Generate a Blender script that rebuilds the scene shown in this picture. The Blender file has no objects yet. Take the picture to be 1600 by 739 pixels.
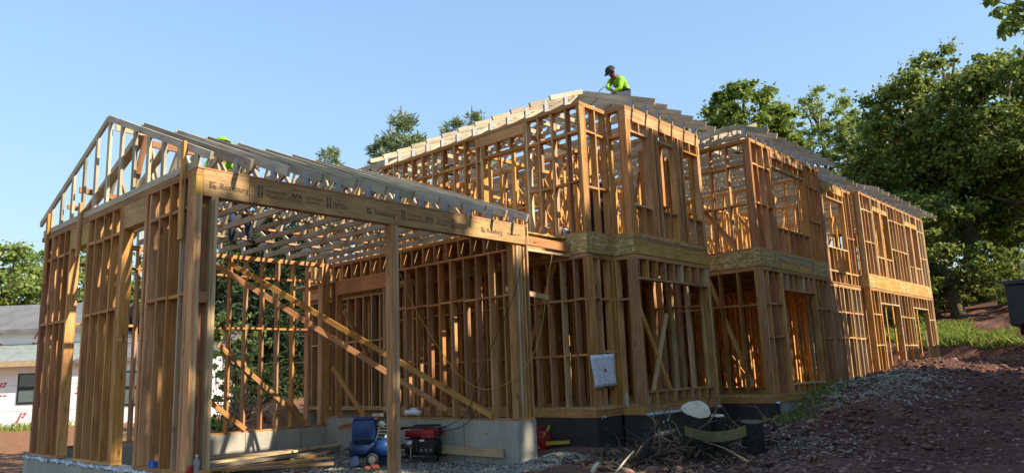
import bpy, bmesh, math, random
import numpy as np
from mathutils import Vector, Matrix, Quaternion, noise as mnoise
random.seed(7); RNG = np.random.default_rng(7)
SC = bpy.context.scene; COL = SC.collection
V = Vector; R = math.radians

# ------------------------------------------------------------------ camera
CAM = V((-3.854, -8.376, 0.641)); FPX = 1174.585
cr = V((0.67351801, -0.73821695, -0.03753958)); cu = V((-0.10888282, -0.14931593, 0.98277632)); cf = V((0.73110739, 0.65783014, 0.18094611))
cd = bpy.data.cameras.new('camera'); cam = bpy.data.objects.new('camera', cd); COL.objects.link(cam)
cd.sensor_fit = 'HORIZONTAL'; cd.sensor_width = 36; cd.lens = 36*FPX/1600; cd.clip_end = 3000; cd.clip_start = 0.1
M = Matrix((cr, cu, -cf)).transposed().to_4x4(); M.translation = CAM; cam.matrix_world = M
SC.camera = cam

# ------------------------------------------------------------------ sky, sun, exposure
SUN_EL = R(35); SUN_AZ = V((0.25, -0.968, 0)).normalized()
SD = V((SUN_AZ.x*math.cos(SUN_EL), SUN_AZ.y*math.cos(SUN_EL), math.sin(SUN_EL)))
wd = bpy.data.worlds.new('World'); SC.world = wd; wd.use_nodes = True
nt = wd.node_tree; nt.nodes.clear()
sky = nt.nodes.new('ShaderNodeTexSky'); sky.sky_type = 'NISHITA'; sky.sun_disc = False
sky.sun_elevation = SUN_EL; sky.sun_rotation = math.atan2(SUN_AZ.x, SUN_AZ.y)
sky.altitude = 0; sky.air_density = 1.4; sky.dust_density = 0.3; sky.ozone_density = 2.6
bg = nt.nodes.new('ShaderNodeBackground'); bg.inputs[1].default_value = 0.15
wo = nt.nodes.new('ShaderNodeOutputWorld')
# the lens rolls the bright horizon off: scale the sky by 1/(1+k*luminance), the same in every direction
bw = nt.nodes.new('ShaderNodeRGBToBW'); ma = nt.nodes.new('ShaderNodeMath'); ma.operation = 'MULTIPLY_ADD'; ma.inputs[1].default_value = .38; ma.inputs[2].default_value = 1
dv = nt.nodes.new('ShaderNodeVectorMath'); dv.operation = 'DIVIDE'
nt.links.new(sky.outputs[0], bw.inputs[0]); nt.links.new(bw.outputs[0], ma.inputs[0]); nt.links.new(sky.outputs[0], dv.inputs[0]); nt.links.new(ma.outputs[0], dv.inputs[1]); nt.links.new(dv.outputs[0], bg.inputs[0]); nt.links.new(bg.outputs[0], wo.inputs[0])
sl = bpy.data.lights.new('sun', 'SUN'); sl.energy = 2.8; sl.angle = R(0.55); sl.color = (1.0, 0.88, 0.70)
so = bpy.data.objects.new('sun', sl); COL.objects.link(so); so.rotation_euler = SD.to_track_quat('Z', 'Y').to_euler(); so.location = (0, -20, 20)
SC.view_settings.view_transform = 'Standard'; SC.view_settings.look = 'None'; SC.view_settings.gamma = 1.0
SC.view_settings.exposure = 1.66

# ------------------------------------------------------------------ pixel -> point on a real plane of the place (photo pixels)
def ray(u, v): return cf + cr*((u-800)/FPX) - cu*((v-369.5)/FPX)
def onX(u, v, X): d = ray(u, v); return CAM + d*((X-CAM.x)/d.x)
def onY(u, v, Y): d = ray(u, v); return CAM + d*((Y-CAM.y)/d.y)
def onZ(u, v, Z): d = ray(u, v); return CAM + d*((Z-CAM.z)/d.z)
def atD(u, v, D): d = ray(u, v); return CAM + d*(D/math.hypot(d.x, d.y))

# ------------------------------------------------------------------ materials
def mat(name):
    m = bpy.data.materials.new(name); m.use_nodes = True; n = m.node_tree
    return m, n, n.nodes['Principled BSDF'], n.links
def node(n, t, **kw):
    x = n.nodes.new(t)
    for k, v in kw.items(): setattr(x, k, v)
    return x
def ramp(n, stops, interp='LINEAR'):
    r = node(n, 'ShaderNodeValToRGB'); r.color_ramp.interpolation = interp
    e = r.color_ramp.elements
    while len(e) < len(stops): e.new(0.5)
    for i, (p, c) in enumerate(stops): e[i].position = p; e[i].color = (*c, 1)
    return r
def plain(name, col, rough=.6, metal=0, var=.15, scale=8, bump=0, emit=None):
    m, n, b, L = mat(name)
    tc = node(n, 'ShaderNodeTexCoord'); nz = node(n, 'ShaderNodeTexNoise'); nz.inputs['Scale'].default_value = scale; nz.inputs['Detail'].default_value = 5
    L.new(tc.outputs['Object'], nz.inputs['Vector'])
    c = V(col); r = ramp(n, [(.3, c*(1-var)), (.7, [min(1, x*(1+var)) for x in c])]); L.new(nz.outputs['Fac'], r.inputs[0]); L.new(r.outputs[0], b.inputs['Base Color'])
    b.inputs['Roughness'].default_value = rough; b.inputs['Metallic'].default_value = metal
    if bump:
        bp = node(n, 'ShaderNodeBump'); bp.inputs['Strength'].default_value = bump; bp.inputs['Distance'].default_value = .02
        L.new(nz.outputs['Fac'], bp.inputs['Height']); L.new(bp.outputs[0], b.inputs['Normal'])
    return m
def wood(name, a, b_, c, knots=True, rough=.75, sc3=(1.3, 26, 26), var=1.0, dist=.6):
    """a dark grain, b_ mid, c light; per-board tone from the object's random number"""
    m, n, b, L = mat(name)
    tc = node(n, 'ShaderNodeTexCoord'); oi = node(n, 'ShaderNodeObjectInfo')
    off = node(n, 'ShaderNodeVectorMath', operation='SCALE'); off.inputs[0].default_value = (37, 91, 53); L.new(oi.outputs['Random'], off.inputs['Scale'])
    ad = node(n, 'ShaderNodeVectorMath', operation='ADD'); L.new(tc.outputs['Object'], ad.inputs[0]); L.new(off.outputs[0], ad.inputs[1])
    mp = node(n, 'ShaderNodeMapping'); mp.inputs['Scale'].default_value = sc3; L.new(ad.outputs[0], mp.inputs[0])
    nz = node(n, 'ShaderNodeTexNoise'); nz.inputs['Scale'].default_value = 1.6; nz.inputs['Detail'].default_value = 4; nz.inputs['Distortion'].default_value = dist; L.new(mp.outputs[0], nz.inputs['Vector'])
    r = ramp(n, [(.28, a), (.5, b_), (.75, c)]); L.new(nz.outputs['Fac'], r.inputs[0])
    # per-board value and hue
    hs = node(n, 'ShaderNodeHueSaturation'); L.new(r.outputs[0], hs.inputs['Color'])
    m1 = node(n, 'ShaderNodeMapRange'); m1.inputs[3].default_value = 1-.34*var; m1.inputs[4].default_value = 1+.18*var; L.new(oi.outputs['Random'], m1.inputs[0]); L.new(m1.outputs[0], hs.inputs['Value'])
    w2 = node(n, 'ShaderNodeTexWhiteNoise', noise_dimensions='1D'); L.new(oi.outputs['Random'], w2.inputs['W'])
    m2 = node(n, 'ShaderNodeMapRange'); m2.inputs[3].default_value = .494; m2.inputs[4].default_value = .506; L.new(w2.outputs['Value'], m2.inputs[0]); L.new(m2.outputs[0], hs.inputs['Hue'])
    m3 = node(n, 'ShaderNodeMapRange'); m3.inputs[3].default_value = .92; m3.inputs[4].default_value = 1.1; L.new(w2.outputs['Value'], m3.inputs[0]); L.new(m3.outputs[0], hs.inputs['Saturation'])
    out = hs.outputs[0]
    # stains
    n2 = node(n, 'ShaderNodeTexNoise'); n2.inputs['Scale'].default_value = 1.7; n2.inputs['Detail'].default_value = 6; L.new(ad.outputs[0], n2.inputs['Vector'])
    r2 = ramp(n, [(.3, (.62, .6, .58)), (.62, (1, 1, 1))]); L.new(n2.outputs['Fac'], r2.inputs[0])
    mx = node(n, 'ShaderNodeMixRGB', blend_type='MULTIPLY'); mx.inputs[0].default_value = .75; L.new(out, mx.inputs[1]); L.new(r2.outputs[0], mx.inputs[2]); out = mx.outputs[0]
    if knots:
        vo = node(n, 'ShaderNodeTexVoronoi'); vo.inputs['Scale'].default_value = 1.0
        mk = node(n, 'ShaderNodeMapping'); mk.inputs['Scale'].default_value = (1.9, 7, 7); L.new(ad.outputs[0], mk.inputs[0]); L.new(mk.outputs[0], vo.inputs['Vector'])
        rk = ramp(n, [(.05, (.2, .12, .07)), (.13, (1, 1, 1))]); L.new(vo.outputs['Distance'], rk.inputs[0])
        mx2 = node(n, 'ShaderNodeMixRGB', blend_type='MULTIPLY'); mx2.inputs[0].default_value = .8; L.new(out, mx2.inputs[1]); L.new(rk.outputs[0], mx2.inputs[2]); out = mx2.outputs[0]
    L.new(out, b.inputs['Base Color']); b.inputs['Roughness'].default_value = rough; b.inputs['Specular IOR Level'].default_value = .25
    bp = node(n, 'ShaderNodeBump'); bp.inputs['Strength'].default_value = .25; bp.inputs['Distance'].default_value = .004; L.new(nz.outputs['Fac'], bp.inputs['Height']); L.new(bp.outputs[0], b.inputs['Normal'])
    return m
M_ = {}
M_['stud'] = wood('fir_lumber', (.36, .168, .062), (.54, .283, .110), (.69, .415, .195))
M_['stud_y'] = wood('fir_lumber_crosswise', (.36, .168, .062), (.54, .283, .110), (.69, .415, .195), sc3=(26, 1.3, 26))
M_['red'] = wood('red_fir_lumber', (.34, .145, .055), (.49, .228, .09), (.61, .32, .145))
M_['pale'] = wood('spruce_lumber', (.46, .315, .165), (.62, .45, .255), (.72, .57, .36))
M_['grey'] = wood('weathered_truss_lumber', (.36, .29, .195), (.50, .42, .295), (.62, .54, .40))
M_['lvl'] = wood('laminated_veneer_beam', (.33, .185, .06), (.52, .32, .115), (.62, .42, .17), knots=False, var=.3, sc3=(1.1, 15, 15), dist=2.2)
M_['board'] = wood('scrap_lumber', (.30, .19, .09), (.45, .31, .17), (.58, .43, .26))
def osb():
    m, n, b, L = mat('oriented_strand_board')
    tc = node(n, 'ShaderNodeTexCoord'); mp = node(n, 'ShaderNodeMapping'); mp.inputs['Scale'].default_value = (9, 9, 26); L.new(tc.outputs['Object'], mp.inputs[0])
    vo = node(n, 'ShaderNodeTexVoronoi'); vo.inputs['Scale'].default_value = 1.4; vo.inputs['Randomness'].default_value = 1; L.new(mp.outputs[0], vo.inputs['Vector'])
    sp = node(n, 'ShaderNodeSeparateColor'); L.new(vo.outputs['Color'], sp.inputs[0])
    r = ramp(n, [(0, (.28, .175, .055)), (.4, (.47, .315, .105)), (.8, (.58, .42, .165)), (1, (.68, .54, .27))]); L.new(sp.outputs[0], r.inputs[0])
    nz = node(n, 'ShaderNodeTexNoise'); nz.inputs['Scale'].default_value = 2.2; L.new(tc.outputs['Object'], nz.inputs['Vector'])
    r2 = ramp(n, [(.3, (.72, .72, .68)), (.65, (1, 1, 1))]); L.new(nz.outputs['Fac'], r2.inputs[0])
    mx = node(n, 'ShaderNodeMixRGB', blend_type='MULTIPLY'); mx.inputs[0].default_value = 1; L.new(r.outputs[0], mx.inputs[1]); L.new(r2.outputs[0], mx.inputs[2])
    L.new(mx.outputs[0], b.inputs['Base Color']); b.inputs['Roughness'].default_value = .8
    bp = node(n, 'ShaderNodeBump'); bp.inputs['Strength'].default_value = .3; bp.inputs['Distance'].default_value = .004; L.new(sp.outputs[1], bp.inputs['Height']); L.new(bp.outputs[0], b.inputs['Normal'])
    return m
M_['osb'] = osb()
def concrete(name, c0, c1):
    m, n, b, L = mat(name)
    tc = node(n, 'ShaderNodeTexCoord'); nz = node(n, 'ShaderNodeTexNoise'); nz.inputs['Scale'].default_value = 1.8; nz.inputs['Detail'].default_value = 9; nz.inputs['Roughness'].default_value = .65
    mp = node(n, 'ShaderNodeMapping'); mp.inputs['Scale'].default_value = (1, 1, .45); L.new(tc.outputs['Object'], mp.inputs[0]); L.new(mp.outputs[0], nz.inputs['Vector'])
    r = ramp(n, [(.3, c0), (.7, c1)]); L.new(nz.outputs['Fac'], r.inputs[0]); L.new(r.outputs[0], b.inputs['Base Color']); b.inputs['Roughness'].default_value = .85
    n2 = node(n, 'ShaderNodeTexNoise'); n2.inputs['Scale'].default_value = 40; L.new(tc.outputs['Object'], n2.inputs['Vector'])
    bp = node(n, 'ShaderNodeBump'); bp.inputs['Strength'].default_value = .25; bp.inputs['Distance'].default_value = .01; L.new(n2.outputs['Fac'], bp.inputs['Height']); L.new(bp.outputs[0], b.inputs['Normal'])
    return m
M_['conc'] = concrete('poured_concrete', (.26, .25, .205), (.46, .435, .36))
M_['tar'] = concrete('damp_proof_coating', (.024, .022, .020), (.060, .055, .049)); M_['tar'].node_tree.nodes['Principled BSDF'].inputs['Roughness'].default_value = .5
M_['seam'] = plain('form_seam_line', (.17, .16, .135), .9)
M_['zinc'] = plain('galvanised_plate', (.31, .33, .34), .6, 0, .2, 30)
M_['foil'] = plain('sill_seal_foil', (.42, .47, .52), .35, .6, .35, 25, .8)
M_['white'] = plain('white_plastic', (.75, .76, .77), .5, 0, .06)
M_['ink'] = plain('stamp_ink', (.12, .08, .045), .8, 0, .4, 40)
M_['black'] = plain('black_plastic', (.014, .014, .015), .45, 0, .3, 30)
M_['rubber'] = plain('rubber', (.02, .019, .018), .8, 0, .2, 20)
M_['steel'] = plain('steel', (.3, .3, .31), .4, .8, .2, 30)
M_['blue'] = plain('blue_enamel', (.006, .045, .165), .38, 0, .25, 9)
M_['navy'] = plain('dark_blue_plastic', (.008, .026, .085), .5, 0, .25, 9)
M_['redp'] = plain('red_plastic', (.33, .012, .016), .4, 0, .25, 12)
M_['yellow'] = plain('yellow_plastic', (.55, .35, .03), .5, 0, .15)
M_['cream'] = plain('cream_metal', (.5, .43, .28), .5, 0, .15)
M_['brick'] = plain('brick_rubble', (.33, .095, .06), .9, 0, .35, 14, .8)
def dirt():
    m, n, b, L = mat('red_clay_soil')
    g = node(n, 'ShaderNodeNewGeometry'); sx = node(n, 'ShaderNodeSeparateXYZ'); L.new(g.outputs['Position'], sx.inputs[0])
    n1 = node(n, 'ShaderNodeTexNoise'); n1.inputs['Scale'].default_value = .8; n1.inputs['Detail'].default_value = 8; n1.inputs['Roughness'].default_value = .66; L.new(g.outputs['Position'], n1.inputs['Vector'])
    n2 = node(n, 'ShaderNodeTexNoise'); n2.inputs['Scale'].default_value = 7; n2.inputs['Detail'].default_value = 8; n2.inputs['Roughness'].default_value = .7; L.new(g.outputs['Position'], n2.inputs['Vector'])
    r1 = ramp(n, [(.32, (.13, .065, .048)), (.52, (.22, .112, .08)), (.72, (.31, .17, .12))]); L.new(n1.outputs['Fac'], r1.inputs[0])
    r2 = ramp(n, [(.3, (.42, .4, .4)), (.55, (1, 1, 1)), (.75, (1.0, 1.0, 1.0))]); L.new(n2.outputs['Fac'], r2.inputs[0])
    mx = node(n, 'ShaderNodeMixRGB', blend_type='MULTIPLY'); mx.inputs[0].default_value = .85; L.new(r1.outputs[0], mx.inputs[1]); L.new(r2.outputs[0], mx.inputs[2])
    # soil colour holds the light: sunlit orange further out, shaded dark round the camera side
    v = node(n, 'ShaderNodeMath', operation='ADD'); L.new(sx.outputs['Y'], v.inputs[0])
    nn = node(n, 'ShaderNodeMath', operation='MULTIPLY_ADD'); nn.inputs[1].default_value = 5; nn.inputs[2].default_value = -2.5; L.new(n1.outputs['Fac'], nn.inputs[0]); L.new(nn.outputs[0], v.inputs[1])
    mr = node(n, 'ShaderNodeMapRange'); mr.inputs[1].default_value = 6.5; mr.inputs[2].default_value = 9.5; L.new(v.outputs[0], mr.inputs[0])
    dry = node(n, 'ShaderNodeMixRGB', blend_type='MULTIPLY'); dry.inputs[0].default_value = .6; dry.inputs[1].default_value = (.40, .20, .105, 1); L.new(r2.outputs[0], dry.inputs[2])  # lighter orange painted in for the sunlit outer ground
    m3 = node(n, 'ShaderNodeMixRGB'); L.new(mr.outputs[0], m3.inputs[0]); L.new(mx.outputs[0], m3.inputs[1]); L.new(dry.outputs[0], m3.inputs[2])
    # grassed ground beyond
    mr2 = node(n, 'ShaderNodeMapRange'); mr2.inputs[1].default_value = 30; mr2.inputs[2].default_value = 34
    ln = node(n, 'ShaderNodeVectorMath', operation='LENGTH'); sb = node(n, 'ShaderNodeVectorMath', operation='SUBTRACT'); sb.inputs[1].default_value = (8, 4, 0); L.new(g.outputs['Position'], sb.inputs[0]); L.new(sb.outputs[0], ln.inputs[0]); L.new(ln.outputs['Value'], mr2.inputs[0])
    m4 = node(n, 'ShaderNodeMixRGB'); L.new(mr2.outputs[0], m4.inputs[0]); L.new(m3.outputs[0], m4.inputs[1]); m4.inputs[2].default_value = (.06, .085, .022, 1)
    L.new(m4.outputs[0], b.inputs['Base Color']); b.inputs['Roughness'].default_value = .95; b.inputs['Specular IOR Level'].default_value = .15
    bp = node(n, 'ShaderNodeBump'); bp.inputs['Strength'].default_value = 1.0; bp.inputs['Distance'].default_value = .14; L.new(n2.outputs['Fac'], bp.inputs['Height']); L.new(bp.outputs[0], b.inputs['Normal'])
    return m
M_['dirt'] = dirt()
def islands(name, stops, rough=.85, translucent=0, trans_col=None):
    m, n, b, L = mat(name)
    g = node(n, 'ShaderNodeNewGeometry'); r = ramp(n, stops); L.new(g.outputs['Random Per Island'], r.inputs[0]); L.new(r.outputs[0], b.inputs['Base Color'])
    b.inputs['Roughness'].default_value = rough; b.inputs['Specular IOR Level'].default_value = .3
    if translucent:
        t = node(n, 'ShaderNodeBsdfTranslucent'); mx = node(n, 'ShaderNodeMixShader'); mx.inputs[0].default_value = translucent
        hs = node(n, 'ShaderNodeHueSaturation'); hs.inputs['Value'].default_value = 1.6; hs.inputs['Hue'].default_value = .485; L.new(r.outputs[0], hs.inputs['Color']); L.new(hs.outputs[0], t.inputs['Color'])
        L.new(b.outputs[0], mx.inputs[1]); L.new(t.outputs[0], mx.inputs[2]); L.new(mx.outputs[0], n.nodes['Material Output'].inputs[0])
    return m
M_['gravel'] = islands('gravel_stone', [(0, (.10, .096, .075)), (.5, (.19, .183, .145)), (1, (.33, .315, .255))])
M_['rock'] = islands('soil_clod', [(0, (.10, .05, .038)), (.6, (.21, .108, .078)), (1, (.34, .22, .165))])
M_['chip'] = islands('wood_chip', [(0, (.32, .27, .19)), (.5, (.55, .50, .40)), (1, (.78, .74, .64))])
M_['leafA'] = islands('maple_leaf', [(0, (.08, .13, .02)), (.55, (.155, .22, .034)), (1, (.25, .30, .055))], .55, .35)
M_['leafB'] = islands('dark_leaf', [(0, (.07, .105, .02)), (.55, (.15, .20, .036)), (1, (.26, .30, .065))], .55, .4)
M_['leafC'] = islands('pale_leaf', [(0, (.14, .20, .04)), (.55, (.22, .29, .07)), (1, (.31, .36, .12))], .55, .35)
M_['needle'] = islands('pine_needle', [(0, (.10, .145, .055)), (.55, (.17, .22, .09)), (1, (.26, .30, .14))], .6, .2)
M_['spruce'] = islands('spruce_needle', [(0, (.012, .028, .012)), (.6, (.028, .052, .018)), (1, (.07, .10, .03))], .7, .15)
M_['grass'] = islands('grass_blade', [(0, (.12, .18, .025)), (.6, (.20, .27, .045)), (1, (.30, .33, .09))], .7, .35)
M_['bark'] = plain('bark', (.075, .055, .04), .95, 0, .45, 14, 1)
M_['mossbark'] = plain('mossy_bark', (.10, .085, .045), .95, 0, .5, 7, 1)
M_['darkbark'] = plain('dark_wet_bark', (.016, .014, .012), .9, 0, .5, 20, 1)
M_['root'] = islands('dry_root', [(0, (.03, .02, .014)), (.5, (.09, .06, .04)), (1, (.30, .22, .14))], .9)
M_['cut'] = plain('fresh_cut_wood', (.52, .45, .30), .8, 0, .2, 10, .3)
M_['moss'] = wood('mossy_board', (.09, .085, .03), (.15, .145, .06), (.22, .21, .10))

# ------------------------------------------------------------------ object helpers
WP = {}; WQ = {}
def thing(name, label, cat, loc, group=None, rz=0):
    o = bpy.data.objects.new(name, None); COL.objects.link(o); o.location = loc; o.rotation_euler = (0, 0, rz); o.empty_display_size = .2
    o['label'] = label; o['category'] = cat
    if group: o['group'] = group
    WP[o.name] = V(loc) if rz == 0 else None
    return o
def tag(o, label, cat, group=None, kind=None):
    if label: o['label'] = label
    if cat: o['category'] = cat
    if group: o['group'] = group
    if kind: o['kind'] = kind
    return o
def mesh(name, verts, faces, m, smooth=False, mats=None, mi=None):
    me = bpy.data.meshes.new(name); me.from_pydata([tuple(v) for v in verts], [], faces)
    for x in (mats or [m]): me.materials.append(x)
    if mi is not None: me.polygons.foreach_set('material_index', mi)
    if smooth: me.polygons.foreach_set('use_smooth', [True]*len(me.polygons))
    me.update(); return me
def fastmesh(name, co, quads, m, smooth=False):
    """numpy mesh: co (n,3), quads (k,4) or (k,3)"""
    me = bpy.data.meshes.new(name); co = np.asarray(co, np.float32); q = np.asarray(quads, np.int32); k = q.shape[1]
    me.vertices.add(len(co)); me.vertices.foreach_set('co', co.ravel())
    me.loops.add(q.size); me.loops.foreach_set('vertex_index', q.ravel())
    me.polygons.add(len(q)); me.polygons.foreach_set('loop_start', np.arange(0, q.size, k, dtype=np.int32)); me.polygons.foreach_set('loop_total', np.full(len(q), k, np.int32))
    if smooth: me.polygons.foreach_set('use_smooth', np.ones(len(q), bool))
    me.materials.append(m); me.update(calc_edges=True); me.validate(); return me
def obj(name, me, parent=None, loc=(0, 0, 0), quat=None, local=False):
    o = bpy.data.objects.new(name, me); COL.objects.link(o)
    loc = V(loc); wq = quat
    if parent:
        o.parent = parent
        w = WP.get(parent.name)
        if not local and w is not None:
            o.location = loc - w; pq = WQ.get(parent.name)
            if pq is not None: iq = pq.inverted(); o.location = iq @ (loc-w); quat = iq @ (quat if quat is not None else Quaternion())
        else: o.location = loc
        WP[o.name] = loc if not local else None
    else: o.location = loc; WP[o.name] = loc
    if quat is not None: o.rotation_mode = 'QUATERNION'; o.rotation_quaternion = quat
    if wq is not None: WQ[o.name] = wq
    return o
BOXF = [(0, 3, 2, 1), (4, 5, 6, 7), (0, 1, 5, 4), (1, 2, 6, 5), (2, 3, 7, 6), (3, 0, 4, 7)]
def boxv(x0, x1, y0, y1, z0, z1): return [(x0, y0, z0), (x1, y0, z0), (x1, y1, z0), (x0, y1, z0), (x0, y0, z1), (x1, y0, z1), (x1, y1, z1), (x0, y1, z1)]
class MB:
    def __init__(s): s.v = []; s.f = []; s.mi = []; s.m = 0
    def add(s, v, f):
        k = len(s.v); s.v += [tuple(a) for a in v]; s.f += [tuple(i+k for i in q) for q in f]; s.mi += [s.m]*len(f); return s
    def box(s, x0, x1, y0, y1, z0, z1): return s.add(boxv(x0, x1, y0, y1, z0, z1), BOXF)
    def beam(s, p, q, w, d, up=(0, 0, 1)):
        p, q = V(p), V(q); x = (q-p).normalized(); u = V(up)
        if abs(x.dot(u)) > .99: u = V((0, 1, 0))
        y = u.cross(x).normalized(); z = x.cross(y)
        return s.add([c+y*a+z*b for b in (-d/2, d/2) for c, a in ((p, -w/2), (q, -w/2), (q, w/2), (p, w/2))], BOXF)
    def tube(s, pts, rad, n=8, cap=True):
        pts = [V(a) for a in pts]; rings = []; k0 = len(s.v); prev = None
        for i, p in enumerate(pts):
            t = (pts[min(i+1, len(pts)-1)]-pts[max(i-1, 0)]).normalized()
            if prev is None: a = t.orthogonal().normalized()
            else: a = (prev - t*prev.dot(t)).normalized()
            prev = a; b = t.cross(a); r = rad[i] if hasattr(rad, '__len__') else rad
            s.v += [tuple(p+(a*math.cos(6.28319*j/n)+b*math.sin(6.28319*j/n))*r) for j in range(n)]
        c = 0
        for i in range(len(pts)-1):
            for j in range(n):
                s.f.append((k0+i*n+j, k0+i*n+(j+1) % n, k0+(i+1)*n+(j+1) % n, k0+(i+1)*n+j)); c += 1
        if cap: s.f += [tuple(k0+j for j in reversed(range(n))), tuple(k0+(len(pts)-1)*n+j for j in range(n))]; c += 2
        s.mi += [s.m]*c; return s
    def lathe(s, prof, c=(0, 0, 0), axis='z', n=16):
        k0 = len(s.v); c = V(c)
        for r, h in prof:
            for j in range(n):
                a = 6.28319*j/n; x, y = r*math.cos(a), r*math.sin(a)
                s.v.append(tuple(c+V({'z': (x, y, h), 'x': (h, x, y), 'y': (y, h, x)}[axis])))
        cnt = 0
        for i in range(len(prof)-1):
            for j in range(n): s.f.append((k0+i*n+j, k0+i*n+(j+1) % n, k0+(i+1)*n+(j+1) % n, k0+(i+1)*n+j)); cnt += 1
        s.f += [tuple(k0+j for j in reversed(range(n))), tuple(k0+(len(prof)-1)*n+j for j in range(n))]; cnt += 2
        s.mi += [s.m]*cnt; return s
    def build(s, name, m, parent=None, loc=(0, 0, 0), smooth=False, local=False, origin=None, mats=None, bevel=0):
        v = s.v
        if origin is not None: o_ = V(origin); v = [tuple(V(a)-o_) for a in v]; loc = origin
        me = mesh(name, v, s.f, m, smooth, mats, s.mi if mats else None)
        if bevel:
            bm = bmesh.new(); bm.from_mesh(me); bmesh.ops.remove_doubles(bm, verts=bm.verts, dist=1e-5)
            bmesh.ops.bevel(bm, geom=[e for e in bm.edges if e.is_manifold and e.calc_face_angle(0) > .6], offset=bevel, segments=2, affect='EDGES', profile=.5); bm.to_mesh(me); bm.free()
            if smooth: me.polygons.foreach_set('use_smooth', [True]*len(me.polygons))
        return obj(name, me, parent, loc, local=local)
MC = {}
def member(name, parent, p, q, w, d, m, up=(0, 0, 1), jit=0):
    """one piece of lumber from p to q; d along up, w across; mesh shared by alike pieces"""
    p, q = V(p), V(q); L_ = (q-p).length; x = (q-p).normalized(); u = V(up)
    if abs(x.dot(u)) > .99: u = V((0, 1, 0))
    y = u.cross(x).normalized(); z = x.cross(y)
    key = (round(L_, 3), round(w, 3), round(d, 3), m)
    if key not in MC: MC[key] = mesh('lumber', boxv(0, key[0], -w/2, w/2, -d/2, d/2), BOXF, M_[m] if isinstance(m, str) else m)
    qt = Matrix((x, y, z)).transposed().to_quaternion()
    if jit: qt = qt @ Quaternion((1, 0, 0), random.gauss(0, jit)) @ Quaternion((0, 1, 0), random.gauss(0, jit*.12)) @ Quaternion((0, 0, 1), random.gauss(0, jit*.12))
    return obj(name, MC[key], parent, p, qt)

# ================================================================== terrain
def sstep(a, b, x): t = np.clip((x-a)/(b-a), 0, 1); return t*t*(3-2*t)
def vnoise(x, y, seed=0):
    xi = np.floor(x).astype(np.int64); yi = np.floor(y).astype(np.int64); fx = x-xi; fy = y-yi; fx = fx*fx*(3-2*fx); fy = fy*fy*(3-2*fy)
    def h(i, j):
        n = (i*374761393 + j*668265263 + seed*1442695041) & 0xffffffff; n = ((n ^ (n >> 13))*1274126177) & 0xffffffff; return ((n ^ (n >> 16)) & 0xffff)/65535.0
    return (h(xi, yi)*(1-fx)+h(xi+1, yi)*fx)*(1-fy)+(h(xi, yi+1)*(1-fx)+h(xi+1, yi+1)*fx)*fy
def fbm(x, y, o=4, seed=0): return sum((vnoise(x*2**k, y*2**k, seed+k)-.5)*.5**k for k in range(o))
CX = [-60, 7, 9, 10.4, 11.3, 11.9, 13, 15.8, 18, 20.5, 23, 26.2, 28.5]; CZ = [-.78, -.68, -.62, -.5, -.38, -.30, -.06, .20, .24, .34, .33, .28, .28]
def ground_z(x, y, rough=True):
    x = np.asarray(x, float); y = np.asarray(y, float)
    crest = np.interp(x, CX, CZ)
    # mound falls towards the camera
    t = sstep(-1.9, -9.5, -(-y)) if False else np.clip((-2.0-y)/7.5, 0, 1)
    front = -0.98 + .05*np.clip(x-6, 0, 30)*np.clip(1-t*.5, 0, 1)
    z = crest*(1-t*t*(3-2*t)) + np.minimum(front, crest)*(t*t*(3-2*t))
    # low bump of chipped wood along the crest
    z += .13*np.exp(-((x-18.0)/3.0)**2-((y+3.0)/.9)**2)
    # haul road rises to the right, towards the container
    z = z + 1.0*sstep(17, 27, x)*sstep(-2.4, -5.2, y)
    # inside the house footprint the soil lies below the floor
    ins = sstep(-1.75, -1.45, y)*sstep(7.3, 7.7, x)*(1-sstep(26.5, 26.9, x))*(1-sstep(9.4, 10.2, y))
    z = z*(1-ins) + (-.75)*ins
    gar = sstep(-.35, -.1, y)*sstep(-.3, .0, x)*(1-sstep(5.8, 6.1, x))*(1-sstep(5.6, 6, y))
    z = z*(1-gar)+(-.78)*gar
    # cut bank beyond the far end of the house, then the wooded slope
    bank = sstep(28.6, 29.6, x + .5*fbm(y*.6, x*.3, 3, 5))
    z = z*(1-bank)+bank*np.maximum(z, 1.15+.23*np.clip(x-29.5, 0, 25)+.0*y)
    bb = sstep(11.5, 14.0, y)*sstep(12, 18, x)
    z = np.maximum(z, bb*(.9+.12*np.clip(y-14, 0, 30))+(1-bb)*-5)
    z += .10*sstep(9, 14, y)*sstep(12, 6, x)
    if rough:
        d = np.hypot(x-8, y+1); k = np.clip(1.2-d/60, .25, 1)
        onm = np.clip(sstep(-1.0, -2.2, y), 0, 1)*sstep(6.5, 10, x)
        r = .10*fbm(x*.8, y*.8, 3, 11)+.045*fbm(x*3.1, y*3.1, 3, 23)
        r += onm*(.38*fbm(x*.9, y*.9, 3, 31)+.15*np.abs(fbm(x*2.6, y*2.6, 3, 47))+.08*fbm(x*5.5, y*5.5, 2, 53))
        z = z + r*k*(1-.7*ins)*(1-.75*gar)
    return z
def gnd(u, v):
    d = ray(u, v); t = 6.0
    while t < 60:
        p = CAM+d*t
        if p.z < gz(p.x, p.y): return p
        t += .1
    return CAM+d*20
def gz(x, y): return float(ground_z(np.array([x]), np.array([y]))[0])
def graded(a, b, step, lo, hi):
    c = list(np.arange(a, b+1e-6, step)); s = step; x = b
    while x < hi: s *= 1.22; x += s; c.append(x)
    s = step; x = a
    while x > lo: s *= 1.22; x -= s; c.insert(0, x)
    return np.array(c)
xs = graded(-4, 31, .13, -900, 900); ys = graded(-8.5, 7, .13, -900, 900)
GX, GY = np.meshgrid(xs, ys); GZ = ground_z(GX, GY)
nx, ny = len(xs), len(ys); idx = np.arange(nx*ny).reshape(ny, nx)
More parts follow.
